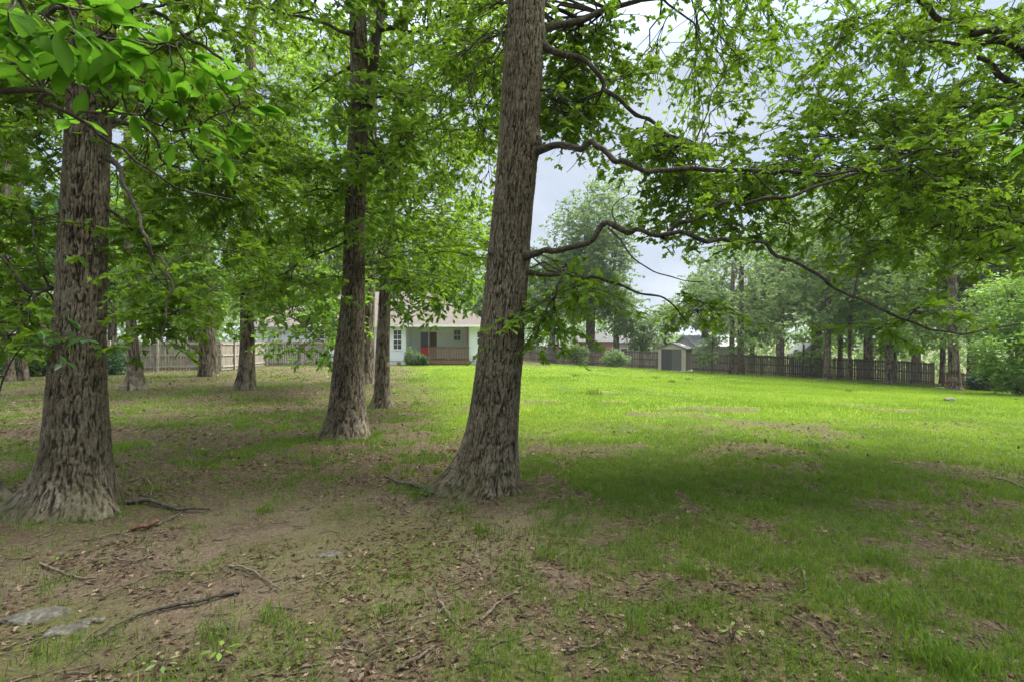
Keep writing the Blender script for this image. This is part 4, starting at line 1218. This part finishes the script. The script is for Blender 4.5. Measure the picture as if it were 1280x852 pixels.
bg = [
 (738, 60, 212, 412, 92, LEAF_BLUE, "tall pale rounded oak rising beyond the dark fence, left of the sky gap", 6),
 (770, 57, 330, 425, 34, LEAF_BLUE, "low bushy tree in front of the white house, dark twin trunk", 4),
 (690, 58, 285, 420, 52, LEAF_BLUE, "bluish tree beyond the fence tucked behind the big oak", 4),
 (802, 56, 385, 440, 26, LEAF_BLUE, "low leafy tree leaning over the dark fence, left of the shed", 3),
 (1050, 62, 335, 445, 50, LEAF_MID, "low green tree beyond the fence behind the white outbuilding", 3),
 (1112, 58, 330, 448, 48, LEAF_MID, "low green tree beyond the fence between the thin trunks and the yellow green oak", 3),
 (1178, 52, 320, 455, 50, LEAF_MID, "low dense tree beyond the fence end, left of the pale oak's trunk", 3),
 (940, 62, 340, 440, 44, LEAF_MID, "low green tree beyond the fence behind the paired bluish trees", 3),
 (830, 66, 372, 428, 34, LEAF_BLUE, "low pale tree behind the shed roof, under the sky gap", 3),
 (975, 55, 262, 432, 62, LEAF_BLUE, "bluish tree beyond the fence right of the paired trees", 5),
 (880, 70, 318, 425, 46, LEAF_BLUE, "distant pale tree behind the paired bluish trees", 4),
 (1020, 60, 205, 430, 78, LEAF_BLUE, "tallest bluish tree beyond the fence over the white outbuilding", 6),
 (1085, 56, 220, 435, 62, LEAF_MID, "mid green tree beyond the fence behind the thin trunks", 5),
 (1145, 50, 190, 440, 70, LEAF_MID, "full green tree beyond the fence end, left of the pale oak", 5),
 (1215, 44, 150, 450, 72, LEAF_MID, "dense green tree behind the pale oak", 5),
 (1275, 38, 120, 460, 76, LEAF_YEL, "yellowish tree beyond the right end of the lawn", 5),
 (600, 62, 330, 428, 45, LEAF_BLUE, "bluish tree showing over the right end of the house roof", 4),
 (520, 66, 240, 425, 80, LEAF_MID, "broad tree standing behind the house roof ridge", 5),
 (420, 64, 215, 425, 85, LEAF_MID, "broad tree behind the left half of the house", 5),
 (330, 56, 260, 428, 75, LEAF_MID, "tree beyond the grey fence at the house's left end", 5),
 (240, 42, 250, 440, 80, LEAF_MID, "green tree beyond the weathered fence behind the stout oak", 5),
 (140, 36, 210, 448, 85, LEAF_MID, "green tree behind the fence, left of the stout oak", 5),
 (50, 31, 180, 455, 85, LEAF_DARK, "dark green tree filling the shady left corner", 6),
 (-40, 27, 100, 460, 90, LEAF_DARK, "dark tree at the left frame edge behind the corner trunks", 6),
]
for (px_, Y_, t_, b_, w_, m_, lab, hw) in bg:
    bg_tree(px_, Y_, t_, b_, w_, m_, lab, hw, leafs=.34 if Y_ > 45 else .28, r=2.0 if Y_ > 45 else 1.5)

# --- shrubs
def shrub(name, lab, X_, Y_, rx, ry, h, mat, leafs, n, r, group=None, stems=6, zlo=.1, leaf='oval'):
    z0 = tz(X_, Y_)
    T = ellipsoid((X_, Y_, z0 + h * .5), (rx * .85, ry * .85, h * .45), n, .35)
    T[:, 2] = np.maximum(T[:, 2], z0 + zlo)
    root = thing(name, (X_, Y_, z0), lab, "shrub", group)
    a = Acc()
    for k in range(stems):
        t = T[rng.integers(len(T))]
        c = catmull(np.array([(X_ + rng.normal() * .1, Y_ + rng.normal() * .1, z0 - .05), ((X_ + t[0]) / 2, (Y_ + t[1]) / 2, z0 + (t[2] - z0) * .6), t]), 8)
        v, f = tubes(c[None], np.linspace(.025, .008, 8)[None], 5); a.add(v, f)
    part("stems", root, a.mesh("stems", LIMB, True))
    cr = Acc()
    k = 60
    si = np.repeat(np.arange(len(T)), k)
    pos = T[si] + nrm(rng.normal(size=(len(si), 3))) * (rng.random((len(si), 1)) ** .5) * r
    pos[:, 2] = np.maximum(pos[:, 2], z0 + .04)
    ax = rng.normal(size=(len(si), 3)); ax[:, 2] = ax[:, 2] * .4 - .15
    nor = np.array([0, 0, 1.]) + rng.normal(size=(len(si), 3)) * .6
    var = np.clip(.45 + .14 * rng.normal(size=len(T))[si] + .17 * rng.normal(size=len(si)), 0, 1)
    place_leaves(cr, leaf, pos, ax, nor, leafs * rng.uniform(.6, 1.3, len(si)), var)
    part("foliage", root, cr.mesh("foliage", mat, False, dict(var=np.concatenate(cr.a))))
    return root
shrub("leafy_shrub", "bright light green shrub arching at the right edge of the lawn", 20.3, 20.4, 2.0, 1.6, 2.9, LEAF_BUSH, .17, 85, .42)
shrub("leafy_shrub", "tall bright green bush rising behind the right edge shrub", 21.2, 21.4, 1.8, 1.5, 6.0, LEAF_BUSH, .17, 110, .5, zlo=2.4)
gq = P(766, 448, 50)
shrub("fence_shrub", "round green shrub against the dark fence, left of the shed", gq[0], 49.5, 1.7, .9, 1.7, LEAF_BLUE, .20, 34, .45)
gq = P(722, 446, 52)
shrub("fence_shrub", "bluish green shrub at the fence behind the big oak's limbs", gq[0], 52, 1.6, .9, 2.6, LEAF_BLUE, .22, 26, .5)
shrub("porch_shrub", "loose grey green shrub by the porch steps", hx(515, 38.8), 38.9, .8, .5, 1.35, LEAF_BLUE, .13, 20, .28)
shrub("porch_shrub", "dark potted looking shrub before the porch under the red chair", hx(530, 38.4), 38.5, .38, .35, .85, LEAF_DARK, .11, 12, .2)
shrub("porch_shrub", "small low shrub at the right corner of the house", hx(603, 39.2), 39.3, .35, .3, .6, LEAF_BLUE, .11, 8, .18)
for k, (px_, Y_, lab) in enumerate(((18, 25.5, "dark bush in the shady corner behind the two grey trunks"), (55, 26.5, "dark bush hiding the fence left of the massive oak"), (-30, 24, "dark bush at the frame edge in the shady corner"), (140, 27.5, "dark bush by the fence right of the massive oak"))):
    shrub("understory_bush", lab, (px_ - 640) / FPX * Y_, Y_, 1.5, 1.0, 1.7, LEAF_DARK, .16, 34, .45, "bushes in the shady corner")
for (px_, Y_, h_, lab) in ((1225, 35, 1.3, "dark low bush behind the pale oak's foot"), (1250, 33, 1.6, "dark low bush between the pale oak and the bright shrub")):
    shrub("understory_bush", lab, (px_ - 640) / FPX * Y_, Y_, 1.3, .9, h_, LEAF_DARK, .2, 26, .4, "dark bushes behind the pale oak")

# red brown broken fence end behind the pale oak
M_RUST = plain("red_brown_board", (.16, .06, .04), .8, .35, 5, .004)
fence("low red brown board fence behind the pale oak", [(33.6, 40.0), (37.5, 38.2), (40, 36)], 1.15, (M_RUST, M_DFENCE2, M_DFENCE2), gap=.05, rails=2, name="board_fence")

# --- far wood closing the horizon
def far_woods():
    n = 60000
    ang = rng.uniform(-1.25, 1.25, n); d = rng.uniform(88, 118, n)
    x, y = np.sin(ang) * d, np.cos(ang) * d
    z0 = terrain(x, y)
    hmax = 7.5 + 6.5 * fbm(ang * 14, ang * 0 + 2, 91, 3)
    pxx = 640 + x / np.maximum(y, 1) * FPX
    hmax = np.where((pxx > 780) & (pxx < 890), 5.0, hmax)
    z = z0 + rng.random(n) ** .8 * hmax
    acc = Acc()
    var = np.clip(.4 + .2 * rng.normal(size=n), 0, 1)
    ax = rng.normal(size=(n, 3)); nor = np.array([0, -.6, .6]) + rng.normal(size=(n, 3)) * .7
    place_leaves(acc, 'diamond', np.stack([x, y, z], 1), ax, nor, rng.uniform(.45, 1.0, n), var)
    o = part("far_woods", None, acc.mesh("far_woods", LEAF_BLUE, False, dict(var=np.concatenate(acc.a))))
    tag(o, "distant wood closing the view behind the gardens", "woods", kind='stuff')
far_woods()

# ================================================================== FOREGROUND SAPLING LEAVES
def leafy_branch_tree(name, lab, base, stem, limbs, clusters, size, mat, nleaf=(6, 9), seed=1):
    r_ = np.random.default_rng(seed)
    root = thing(name, tuple(base), lab, "tree")
    c = catmull(np.array(stem, float), 24)
    v, f = tubes(c[None], np.linspace(.035, .012, 24)[None], 8)
    part("trunk", root, mesh_np("trunk", v, f, LIMB))
    pts = []
    for pl, r0, r1 in limbs:
        cc = catmull(np.array(pl, float), 26)
        cc[1:-1] += r_.normal(size=(24, 3)) * .004
        v, f = tubes(cc[None], np.linspace(r0, r1, 26)[None], 6)
        part("limb", root, mesh_np("limb", v, f, LIMB)); pts.append(cc[4:])
    pts = np.vstack(pts)
    cr = Acc(); tw = Acc()
    for c_ in clusters:
        c_ = np.asarray(c_, float)
        a_ = pts[np.argmin(np.linalg.norm(pts - c_, axis=1))]
        q = catmull(np.array([a_, (a_ + c_) / 2 + r_.normal(size=3) * .02, c_]), 8)
        v, f = tubes(q[None], np.linspace(.0035, .0018, 8)[None], 5); part('twig', root, mesh_np('twig', v, f, LIMB))
        d = nrm((c_ - a_)[None] + 1e-6)[0]
        k = int(r_.integers(*nleaf))
        for i in range(k):
            t = r_.uniform(.35, 1.0)
            p_ = a_ * (1 - t) + c_ * t if i > 2 else c_
            side = r_.normal(size=3); side[2] *= .25
            ax = d * .7 + nrm(side[None])[0] * .8 + np.array([0, 0, -.12])
            nor = np.array([0, 0, 1.]) + r_.normal(size=3) * .30
            place_leaves(cr, 'big', p_[None], ax[None], nor[None], np.array([size * r_.uniform(.7, 1.25)]), np.array([np.clip(.5 + .2 * r_.normal(), 0, 1)]))
    part("crown", root, cr.mesh("crown", mat, True, dict(var=np.concatenate(cr.a))))
b_ = np.array([-2.6, .9, tz(-2.6, .9)])
stem = [b_ + (0, 0, -.1), b_ + (.02, .05, 1.0), b_ + (.05, .1, 2.0), b_ + (.05, .1, 3.2)]
cl = []
for (px_, py_, Y_) in ((40, 20, 1.5), (90, 30, 1.5), (60, 60, 1.55), (120, 15, 1.6), (150, 50, 1.6), (100, 70, 1.6), (20, 70, 1.5), (170, 35, 1.7), (205, 55, 1.8), (125, 85, 1.7), (30, 35, 1.4),
                      (90, 95, 1.7), (170, 100, 1.8), (190, 130, 1.85), (220, 150, 1.9), (240, 175, 1.9), (270, 140, 2.0), (290, 115, 2.0), (250, 115, 1.95), (300, 160, 2.05), (230, 95, 1.9), (10, 15, 1.3), (65, 5, 1.35), (130, 5, 1.5), (15, 50, 1.35), (70, 40, 1.4), (110, 45, 1.5), (140, 30, 1.55), (45, 85, 1.5), (140, 70, 1.6), (185, 70, 1.75), (225, 125, 1.85), (255, 160, 1.95), (215, 180, 1.9), (85, 150, 1.8), (165, 145, 1.85), (275, 195, 2.0)):
    cl.append(P(px_, py_, Y_))
cl2 = [P(x_, y_, d_) for x_, y_, d_ in ((5, 45, 1.35), (80, 75, 1.6), (155, 95, 1.75), (200, 85, 1.8), (240, 70, 1.9), (270, 100, 1.95), (300, 95, 2.05), (320, 135, 2.1), (315, 165, 2.1), (285, 175, 2.05), (250, 200, 2.0), (205, 140, 1.9), (180, 60, 1.75), (60, 100, 1.6), (110, 105, 1.7), (140, 115, 1.75), (20, 95, 1.45))]
leafy_branch_tree("young_hickory_tree", "young hickory holding large bright leaves close overhead at upper left", b_, stem,
    [([b_ + (.04, .1, 2.0), P(0, 112, 1.45), P(50, 126, 1.55), P(95, 146, 1.65), P(150, 184, 1.75), P(215, 232, 1.85), P(290, 250, 1.95)], .009, .003),
     ([b_ + (.05, .1, 2.5), P(20, -10, 1.4), P(60, 20, 1.5), P(100, 44, 1.55), P(160, 50, 1.65), P(220, 60, 1.8)], .008, .003),
     ([P(95, 146, 1.65), P(130, 140, 1.75), P(180, 146, 1.85), P(215, 165, 1.9), P(265, 148, 2.0), P(300, 130, 2.05)], .005, .0025)], cl + cl2, .096, LEAF_HICK, (4, 7), 5)
b2 = np.array([2.9, 1.5, tz(2.9, 1.5)])
leafy_branch_tree("young_hickory_tree", "small sapling poking a bright leaf tip in at the right edge", b2, [b2 + (0, 0, -.1), b2 + (0, 0, 1), b2 + (.02, 0, 2.0), b2 + (0, .1, 2.7)],
    [([b2 + (.02, 0, 2.0), P(1330, 172, 2.0), P(1290, 165, 2.0), P(1265, 160, 2.0)], .006, .002)], [P(1262, 160, 2.0), P(1290, 185, 2.1)], .11, LEAF_HICK, (4, 6), 9)
# small shaded sapling before the massive oak
b3 = np.array([-2.75, 3.1, tz(-2.75, 3.1)])
g3 = [P(72, 430, 3.1), P(100, 410, 3.1), P(108, 425, 3.05), P(78, 450, 3.1), P(52, 425, 3.1), P(90, 425, 3.2)]
leafy_branch_tree("shaded_sapling", "thin sapling with dull dark leaves in front of the massive oak trunk", b3 + (-.55, 0, 0), [b3 + (-.55, 0, -.1), b3 + (-.5, 0, .6), b3 + (-.45, 0, 1.2), b3 + (-.4, 0, 1.8)],
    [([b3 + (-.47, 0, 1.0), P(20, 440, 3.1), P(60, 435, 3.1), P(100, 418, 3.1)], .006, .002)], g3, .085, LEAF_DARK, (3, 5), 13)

# ================================================================== GROUND COVER
def grass():
    acc5 = Acc()
    def blades(n, y0, y1, hgt, wid, pw, xl=1.1, simple=False, thr=None):
        # positions with density falling with distance
        y = y0 * (y1 / y0) ** rng.random(n) if pw == 'log' else rng.uniform(y0, y1, n)
        x = rng.uniform(-1, 1, n) * (y * xl + .8)
        m = grass_mask(x, y)
        keep = rng.random(n) < m ** 1.3 + .012
        x, y = x[keep], y[keep]
        # gather in little tufts
        k = len(x)
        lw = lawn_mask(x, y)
        z = terrain(x, y)
        az = rng.uniform(0, 2 * math.pi, k); az2 = az + rng.normal(size=k) * .5
        tuft = fbm(x * 5, y * 5, 61, 2)
        h = hgt * rng.uniform(.4, 1.25, k) * (.65 + .8 * tuft) * (1 - .15 * lw)
        w = wid * rng.uniform(.6, 1.3, k)
        bend = rng.uniform(.15, .9, k) * h
        bx, by = np.cos(az), np.sin(az); sx_, sy_ = -np.sin(az2), np.cos(az2)
        B = np.stack([x, y, z - .006], 1)
        sd = np.stack([sx_, sy_, 0 * x], 1) * (w / 2)[:, None]
        bd = np.stack([bx, by, 0 * x], 1)
        v0 = B - sd; v1 = B + sd
        pz = fbm(x * 1.1, y * 1.1, 81, 3)
        mott = fbm(x * .45, y * .45, 83, 4)
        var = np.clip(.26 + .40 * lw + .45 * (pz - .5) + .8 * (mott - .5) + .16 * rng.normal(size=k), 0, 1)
        if simple:
            tip = B + bd * (bend * .7)[:, None] + np.array([0, 0, 1.]) * h[:, None]
            V = np.stack([v0, v1, tip], 1).reshape(-1, 3)
            F = np.arange(k * 3).reshape(-1, 3)
            acc5.add(V, F, np.repeat(var, 3))
        else:
            mid = B + bd * (bend * .3)[:, None] + np.array([0, 0, .62]) * h[:, None]
            tip = B + bd * bend[:, None] + np.array([0, 0, .93]) * h[:, None]
            V = np.stack([v0, v1, mid - sd * .75, mid + sd * .75, tip], 1).reshape(-1, 3)
            o = (np.arange(k) * 5)[:, None]
            F = np.concatenate([o + np.array([[0, 1, 3]]), o + np.array([[0, 3, 2]]), o + np.array([[2, 3, 4]])])
            acc5.add(V, F, np.repeat(var, 5))
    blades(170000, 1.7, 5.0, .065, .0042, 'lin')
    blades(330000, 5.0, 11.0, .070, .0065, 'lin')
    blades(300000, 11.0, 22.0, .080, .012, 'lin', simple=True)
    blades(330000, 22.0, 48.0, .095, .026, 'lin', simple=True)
    o = part("grass", None, acc5.mesh("grass", GRASS, False, dict(var=np.concatenate(acc5.a))))
    tag(o, "lawn grass, lush in the open and patchy under the trees", "grass", kind='stuff')
grass()

def tufts():
    """taller weed clumps that stand out of the lawn"""
    spots = [(741, 493, .30, 90, 20), (530, 618, .12, 60, 0), (572, 640, .10, 50, 0), (605, 668, .14, 80, 0), (720, 470, .2, 60, 0), (685, 700, .10, 60, 0), (270, 795, .10, 60, 0), (480, 770, .09, 50, 0),
             (800, 790, .12, 80, 0), (870, 720, .12, 70, 0), (1130, 770, .16, 130, 0), (1200, 840, .14, 160, 0), (1150, 820, .12, 100, 0), (1020, 560, .16, 90, 0), (960, 640, .12, 80, 0), (330, 640, .10, 60, 0), (345, 770, .09, 50, 0),
             (1060, 490, .25, 50, 0), (840, 478, .22, 70, 0), (860, 475, .22, 70, 0), (820, 473, .22, 60, 0), (1100, 700, .12, 80, 0), (745, 600, .10, 60, 0), (520, 505, .14, 60, 0), (300, 500, .14, 50, 0)]
    acc = Acc()
    for (px_, py_, h, n, _) in spots:
        g = G(px_, py_)
        s = .03 + .35 * h
        x = g[0] + rng.normal(size=n) * s; y = g[1] + rng.normal(size=n) * s * .8
        z = terrain(x, y)
        az = rng.uniform(0, 2 * math.pi, n); hh = h * rng.uniform(.5, 1.1, n); w = .004 + .0006 * g[1]
        B = np.stack([x, y, z - .005], 1); bd = np.stack([np.cos(az), np.sin(az), 0 * az], 1); sd = np.stack([-np.sin(az), np.cos(az), 0 * az], 1) * w / 2
        md = B + bd * (hh * .15)[:, None] + np.array([0, 0, .65]) * hh[:, None]; tp = B + bd * (hh * .55)[:, None] + np.array([0, 0, .95]) * hh[:, None]
        V = np.stack([B - sd, B + sd, md - sd * .8, md + sd * .8, tp], 1).reshape(-1, 3); o = (np.arange(n) * 5)[:, None]
        acc.add(V, np.concatenate([o + np.array([[0, 1, 3]]), o + np.array([[0, 3, 2]]), o + np.array([[2, 3, 4]])]), np.repeat(np.clip(.25 + .15 * rng.normal(size=n), 0, 1), 5))
    o = part("weed_tufts", None, acc.mesh("weed_tufts", GRASS, False, dict(var=np.concatenate(acc.a))))
    tag(o, "taller dark green grass tufts scattered over the yard", "grass tufts", kind='stuff')
tufts()

def litter():
    acc = Acc()
    for n, y0, y1, s0, lift in ((34000, 1.7, 6.5, .034, .006), (26000, 6.5, 16, .06, .01), (9000, 16, 34, .10, .012)):
        y = rng.uniform(y0, y1, n); x = rng.uniform(-1, 1, n) * (y * 1.08 + .6)
        lw = lawn_mask(x, y); gm = grass_mask(x, y)
        cl = fbm(x * 1.3, y * 1.3, 55, 3)
        pr = (1 - .96 * lw) * (.35 + .65 * (1 - gm)) * ss(.25, .6, cl)
        k = rng.random(n) < pr
        x, y = x[k], y[k]; m = len(x)
        pos = np.stack([x, y, terrain(x, y) + lift * rng.uniform(.3, 1.6, m)], 1)
        ax = rng.normal(size=(m, 3)); ax[:, 2] *= .25
        nor = np.array([0, 0, 1.]) + rng.normal(size=(m, 3)) * .45
        var = np.clip(.50 + .26 * rng.normal(size=m), 0, 1)
        place_leaves(acc, 'oak' if y0 < 5 else 'oval' if y0 < 10 else 'diamond', pos, ax, nor, s0 * rng.uniform(.5, 1.5, m), var)
    o = part("fallen_leaves", None, acc.mesh("fallen_leaves", LITTER, False, dict(var=np.concatenate(acc.a))))
    tag(o, "dry brown leaf litter strewn under the trees", "fallen leaves", kind='stuff')
    n = 2600
    y = 1.8 * (12 / 1.8) ** rng.random(n); x = rng.uniform(-1, 1, n) * (y * 1.05 + .4)
    k = rng.random(n) < 1 - .9 * lawn_mask(x, y); x, y = x[k], y[k]; n = len(x)
    az = rng.uniform(0, math.pi, n); ln = rng.uniform(.03, .20, n)
    t = np.linspace(-.5, .5, 4)
    X = x[:, None] + np.cos(az)[:, None] * t * ln[:, None] + rng.normal(size=(n, 4)) * .006; Yy = y[:, None] + np.sin(az)[:, None] * t * ln[:, None] + rng.normal(size=(n, 4)) * .006
    Zz = terrain(X, Yy) + .008
    v, f = tubes(np.stack([X, Yy, Zz], -1), np.repeat(np.linspace(.0035, .0015, 4)[None], n, 0) * rng.uniform(.6, 1.5, n)[:, None], 4)
    o = part("twig_litter", None, mesh_np("twig_litter", v, f, STICK)); tag(o, "small broken twigs scattered on the bare ground", "twigs", kind='stuff')
litter()

# --- single sticks, stones, roots, seedlings
def stick(lab, pts, r0, r1, mat=STICK, name="fallen_stick", grp="sticks lying on the bare ground", side=()):
    g = np.array([G(*p) for p in pts])
    g[:, 2] += r0 * .8 + .004
    c = catmull(g, 18)
    c[1:-1, :2] += rng.normal(size=(16, 2)) * .004
    c[:, 2] = terrain(c[:, 0], c[:, 1]) + r0 * .9 + .004 + .012 * np.abs(np.sin(np.linspace(0, 5, 18)))
    v, f = tubes(c[None], (np.linspace(r0, r1, 18) * (1 + .12 * rng.normal(size=18)))[None], 7)
    a = Acc(); a.add(v, f)
    for (t, pxy) in side:
        k = int(t * 17); e = G(*pxy); e[2] += .02
        q = catmull(np.array([c[k], (c[k] + e) / 2 + (0, 0, .01), e]), 6)
        v, f = tubes(q[None], np.linspace(r0 * .5, r1 * .5, 6)[None], 5); a.add(v, f)
    o = part(name, None, a.mesh(name, mat, True))
    co = g[0]; me = o.data
    arr = np.empty(len(me.vertices) * 3, np.float32); me.vertices.foreach_get("co", arr)
    me.vertices.foreach_set("co", (arr.reshape(-1, 3) - co.astype(np.float32)).ravel()); me.update()
    o.location = tuple(co)
    tag(o, lab, "stick", grp)
stick("dark curved stick on bare soil, lower left of the massive oak", [(50, 707), (75, 718), (100, 726), (124, 726)], .010, .005)
stick("reddish rotten broken branch on the soil right of the massive oak", [(166, 664), (182, 662), (198, 656)], .024, .016, STICK_RED)
stick("forked grey twig above the reddish broken branch", [(196, 658), (218, 648), (240, 632)], .009, .004, STICK, side=((.4, (214, 655)),))
stick("short straight dark stick in the middle of the bare slope", [(194, 716), (218, 717), (242, 718)], .008, .005)
stick("hooked pale twig between bare soil and the massive oak", [(142, 700), (168, 704), (184, 697), (186, 688)], .007, .004)
stick("dark branching stick beside the bare slope's grass edge", [(286, 711), (308, 715), (332, 728), (352, 744)], .010, .005, STICK, side=((.5, (335, 722)),))
stick("forked pale stick lying among tufts below the limb oak", [(549, 754), (560, 772), (576, 794)], .009, .005, STICK, side=((.3, (548, 772)),))
stick("long thin curved branch below the limb oak", [(600, 780), (625, 757), (645, 742), (668, 734)], .008, .003)
stick("grey stick at the bottom of the bare ground", [(496, 844), (520, 833), (543, 815)], .010, .006)
stick("slim tan stick across sparse grass in the lower middle", [(706, 822), (732, 815), (760, 806)], .009, .005)
stick("bent pale stick loop in the right grass", [(988, 719), (1002, 718), (1008, 738), (1000, 745)], .007, .004)
stick("weathered pale stick at the right edge of the yard", [(1240, 598), (1262, 604), (1284, 614)], .016, .010)
stick("thin twig leaning across leaves in the lower middle", [(640, 712), (660, 720), (690, 722)], .006, .003)
stick("dark thin stick on the slope above the flat rocks", [(150, 668), (118, 676), (90, 674)], .007, .004)
stick("gnarled twig at the right foot of the massive oak", [(160, 604), (180, 600), (190, 610), (188, 622)], .011, .006)

def stone(lab, px_, py_, a_, b__, h, seed, mat=STONE, rot=0.0):
    g = G(px_, py_)
    nu, nv = 36, 18
    u = np.linspace(0, 2 * math.pi, nu, endpoint=False); v = np.linspace(0, math.pi, nv)
    U, V_ = np.meshgrid(u, v)
    d = np.stack([np.cos(U) * np.sin(V_), np.sin(U) * np.sin(V_), np.cos(V_)], -1)
    rr = 1 + .35 * (fbm(d[..., 0] * 1.6 + d[..., 2] * 1.1 + 5, d[..., 1] * 1.6 + 9, seed, 3) - .5) * 2 + .12 * (fbm(d[..., 0] * 6 + 3, d[..., 1] * 6 + d[..., 2] * 4, seed + 4, 3) - .5)
    q = d * rr[..., None]
    q[..., 2] = np.sign(q[..., 2]) * np.abs(q[..., 2]) ** .6
    q = q * np.array([a_, b__, h])
    c, s = math.cos(rot), math.sin(rot)
    x = q[..., 0] * c - q[..., 1] * s; y = q[..., 0] * s + q[..., 1] * c
    vv = np.stack([x, y, q[..., 2]], -1).reshape(-1, 3)
    idx = np.arange(nu * nv).reshape(nv, nu)
    F = np.stack([idx[:-1], idx[1:], np.roll(idx, -1, 1)[1:], np.roll(idx, -1, 1)[:-1]], -1).reshape(-1, 4)
    o = bpy.data.objects.new("flat_rock" if a_ > .1 else "stone", mesh_np("stone", vv, F, mat)); C.objects.link(o)
    o.location = (g[0], g[1], g[2] - h * (.38 if g[1] < 12 else -.1))
    tag(o, lab, "rock", "rocks showing through the soil")
stone("flat pale limestone slab, larger of two in the lower left soil", 45, 772, .17, .085, .055, 3, rot=.45)
stone("flat grey limestone slab, smaller of two, beside tiny moss patch", 82, 788, .11, .06, .045, 5, rot=.4)
stone("pale rock breaking the soil between the left oak and limb oak", 412, 694, .10, .045, .03, 7, rot=.25)
stone("small pale stone at the foot of the limb oak", 582, 624, .05, .04, .035, 9)
stone("whitish stone on grass before the pale oak", 1187, 501, .16, .10, .10, 12)
stone("pale stone left of the pale oak's foot", 1175, 486, .30, .16, .14, 14)
stone("flat pale stone before the thickest fence line trunk", 1026, 475, .45, .22, .12, 16)
stone("buried mossy rock right of the smaller limestone slab", 115, 776, .07, .035, .025, 18, rot=.3)

def seedling(lab, px_, py_, n, size, h, mat=LEAF_BUSH):
    g = G(px_, py_)
    root = thing("seedling", tuple(g), lab, "seedling", "leafy seedlings in the bare ground")
    a = Acc(); cr = Acc()
    for i in range(n):
        az = 2 * math.pi * i / n + rng.normal() * .3
        t = g + np.array([math.cos(az) * size * .6, math.sin(az) * size * .6, h * rng.uniform(.7, 1.1)])
        q = catmull(np.array([g + (0, 0, -.01), (g + t) / 2 + (0, 0, h * .3), t]), 6)
        v, f = tubes(q[None], np.linspace(.0025, .0012, 6)[None], 4); a.add(v, f)
        ax = np.array([math.cos(az), math.sin(az), -.1])
        place_leaves(cr, 'big', t[None], ax[None], np.array([[rng.normal() * .2, rng.normal() * .2, 1.]]), np.array([size * rng.uniform(.8, 1.2)]), np.array([rng.uniform(.3, .8)]))
    part("stem", root, a.mesh("stem", LIMB, True)); part("leaves", root, cr.mesh("leaves", mat, True, dict(var=np.concatenate(cr.a))))
seedling("broad leaved green seedling near the bottom of the bare slope", 275, 830, 6, .06, .06)
seedling("low bluish seedling at the bottom edge, left of the brighter one", 203, 842, 6, .05, .05, LEAF_BLUE)
seedling("small leafy weed in the lower right grass", 915, 805, 5, .05, .07)
seedling("tiny seedling below the reddish broken branch", 75, 700, 5, .04, .04)
seedling("seedling by the foot of the limb oak's left root", 533, 622, 5, .05, .06)

# exposed roots running from the trunks
def root_run(lab, pts, r0, r1):
    stick(lab, pts, r0, r1, LIMB, "exposed_root", "roots showing at the soil surface")
root_run("exposed root running left from the limb oak over bare soil", [(545, 618), (520, 612), (498, 606), (480, 600)], .03, .012)
root_run("exposed root creeping right from the massive oak's foot", [(160, 630), (190, 632), (222, 640), (262, 641)], .025, .008)
root_run("long thin root line crossing the bare slope", [(300, 742), (240, 760), (180, 772), (118, 806)], .012, .006)

HAZE = 0.00035
if HAZE > 0:
    m, nt, out = new_mat("haze_air")
    pv = N(nt, 'ShaderNodeVolumePrincipled')
    pv.inputs['Density'].default_value = HAZE
    pv.inputs['Color'].default_value = (.86, .93, 1.0, 1)
    pv.inputs['Anisotropy'].default_value = .2
    nt.links.new(pv.outputs[0], out.inputs['Volume'])
    a = Acc(); a.box((-760, -300, -6), (760, 1060, 26))
    hz_ = part("haze", None, a.mesh("haze", m)); tag(hz_, kind='stuff')
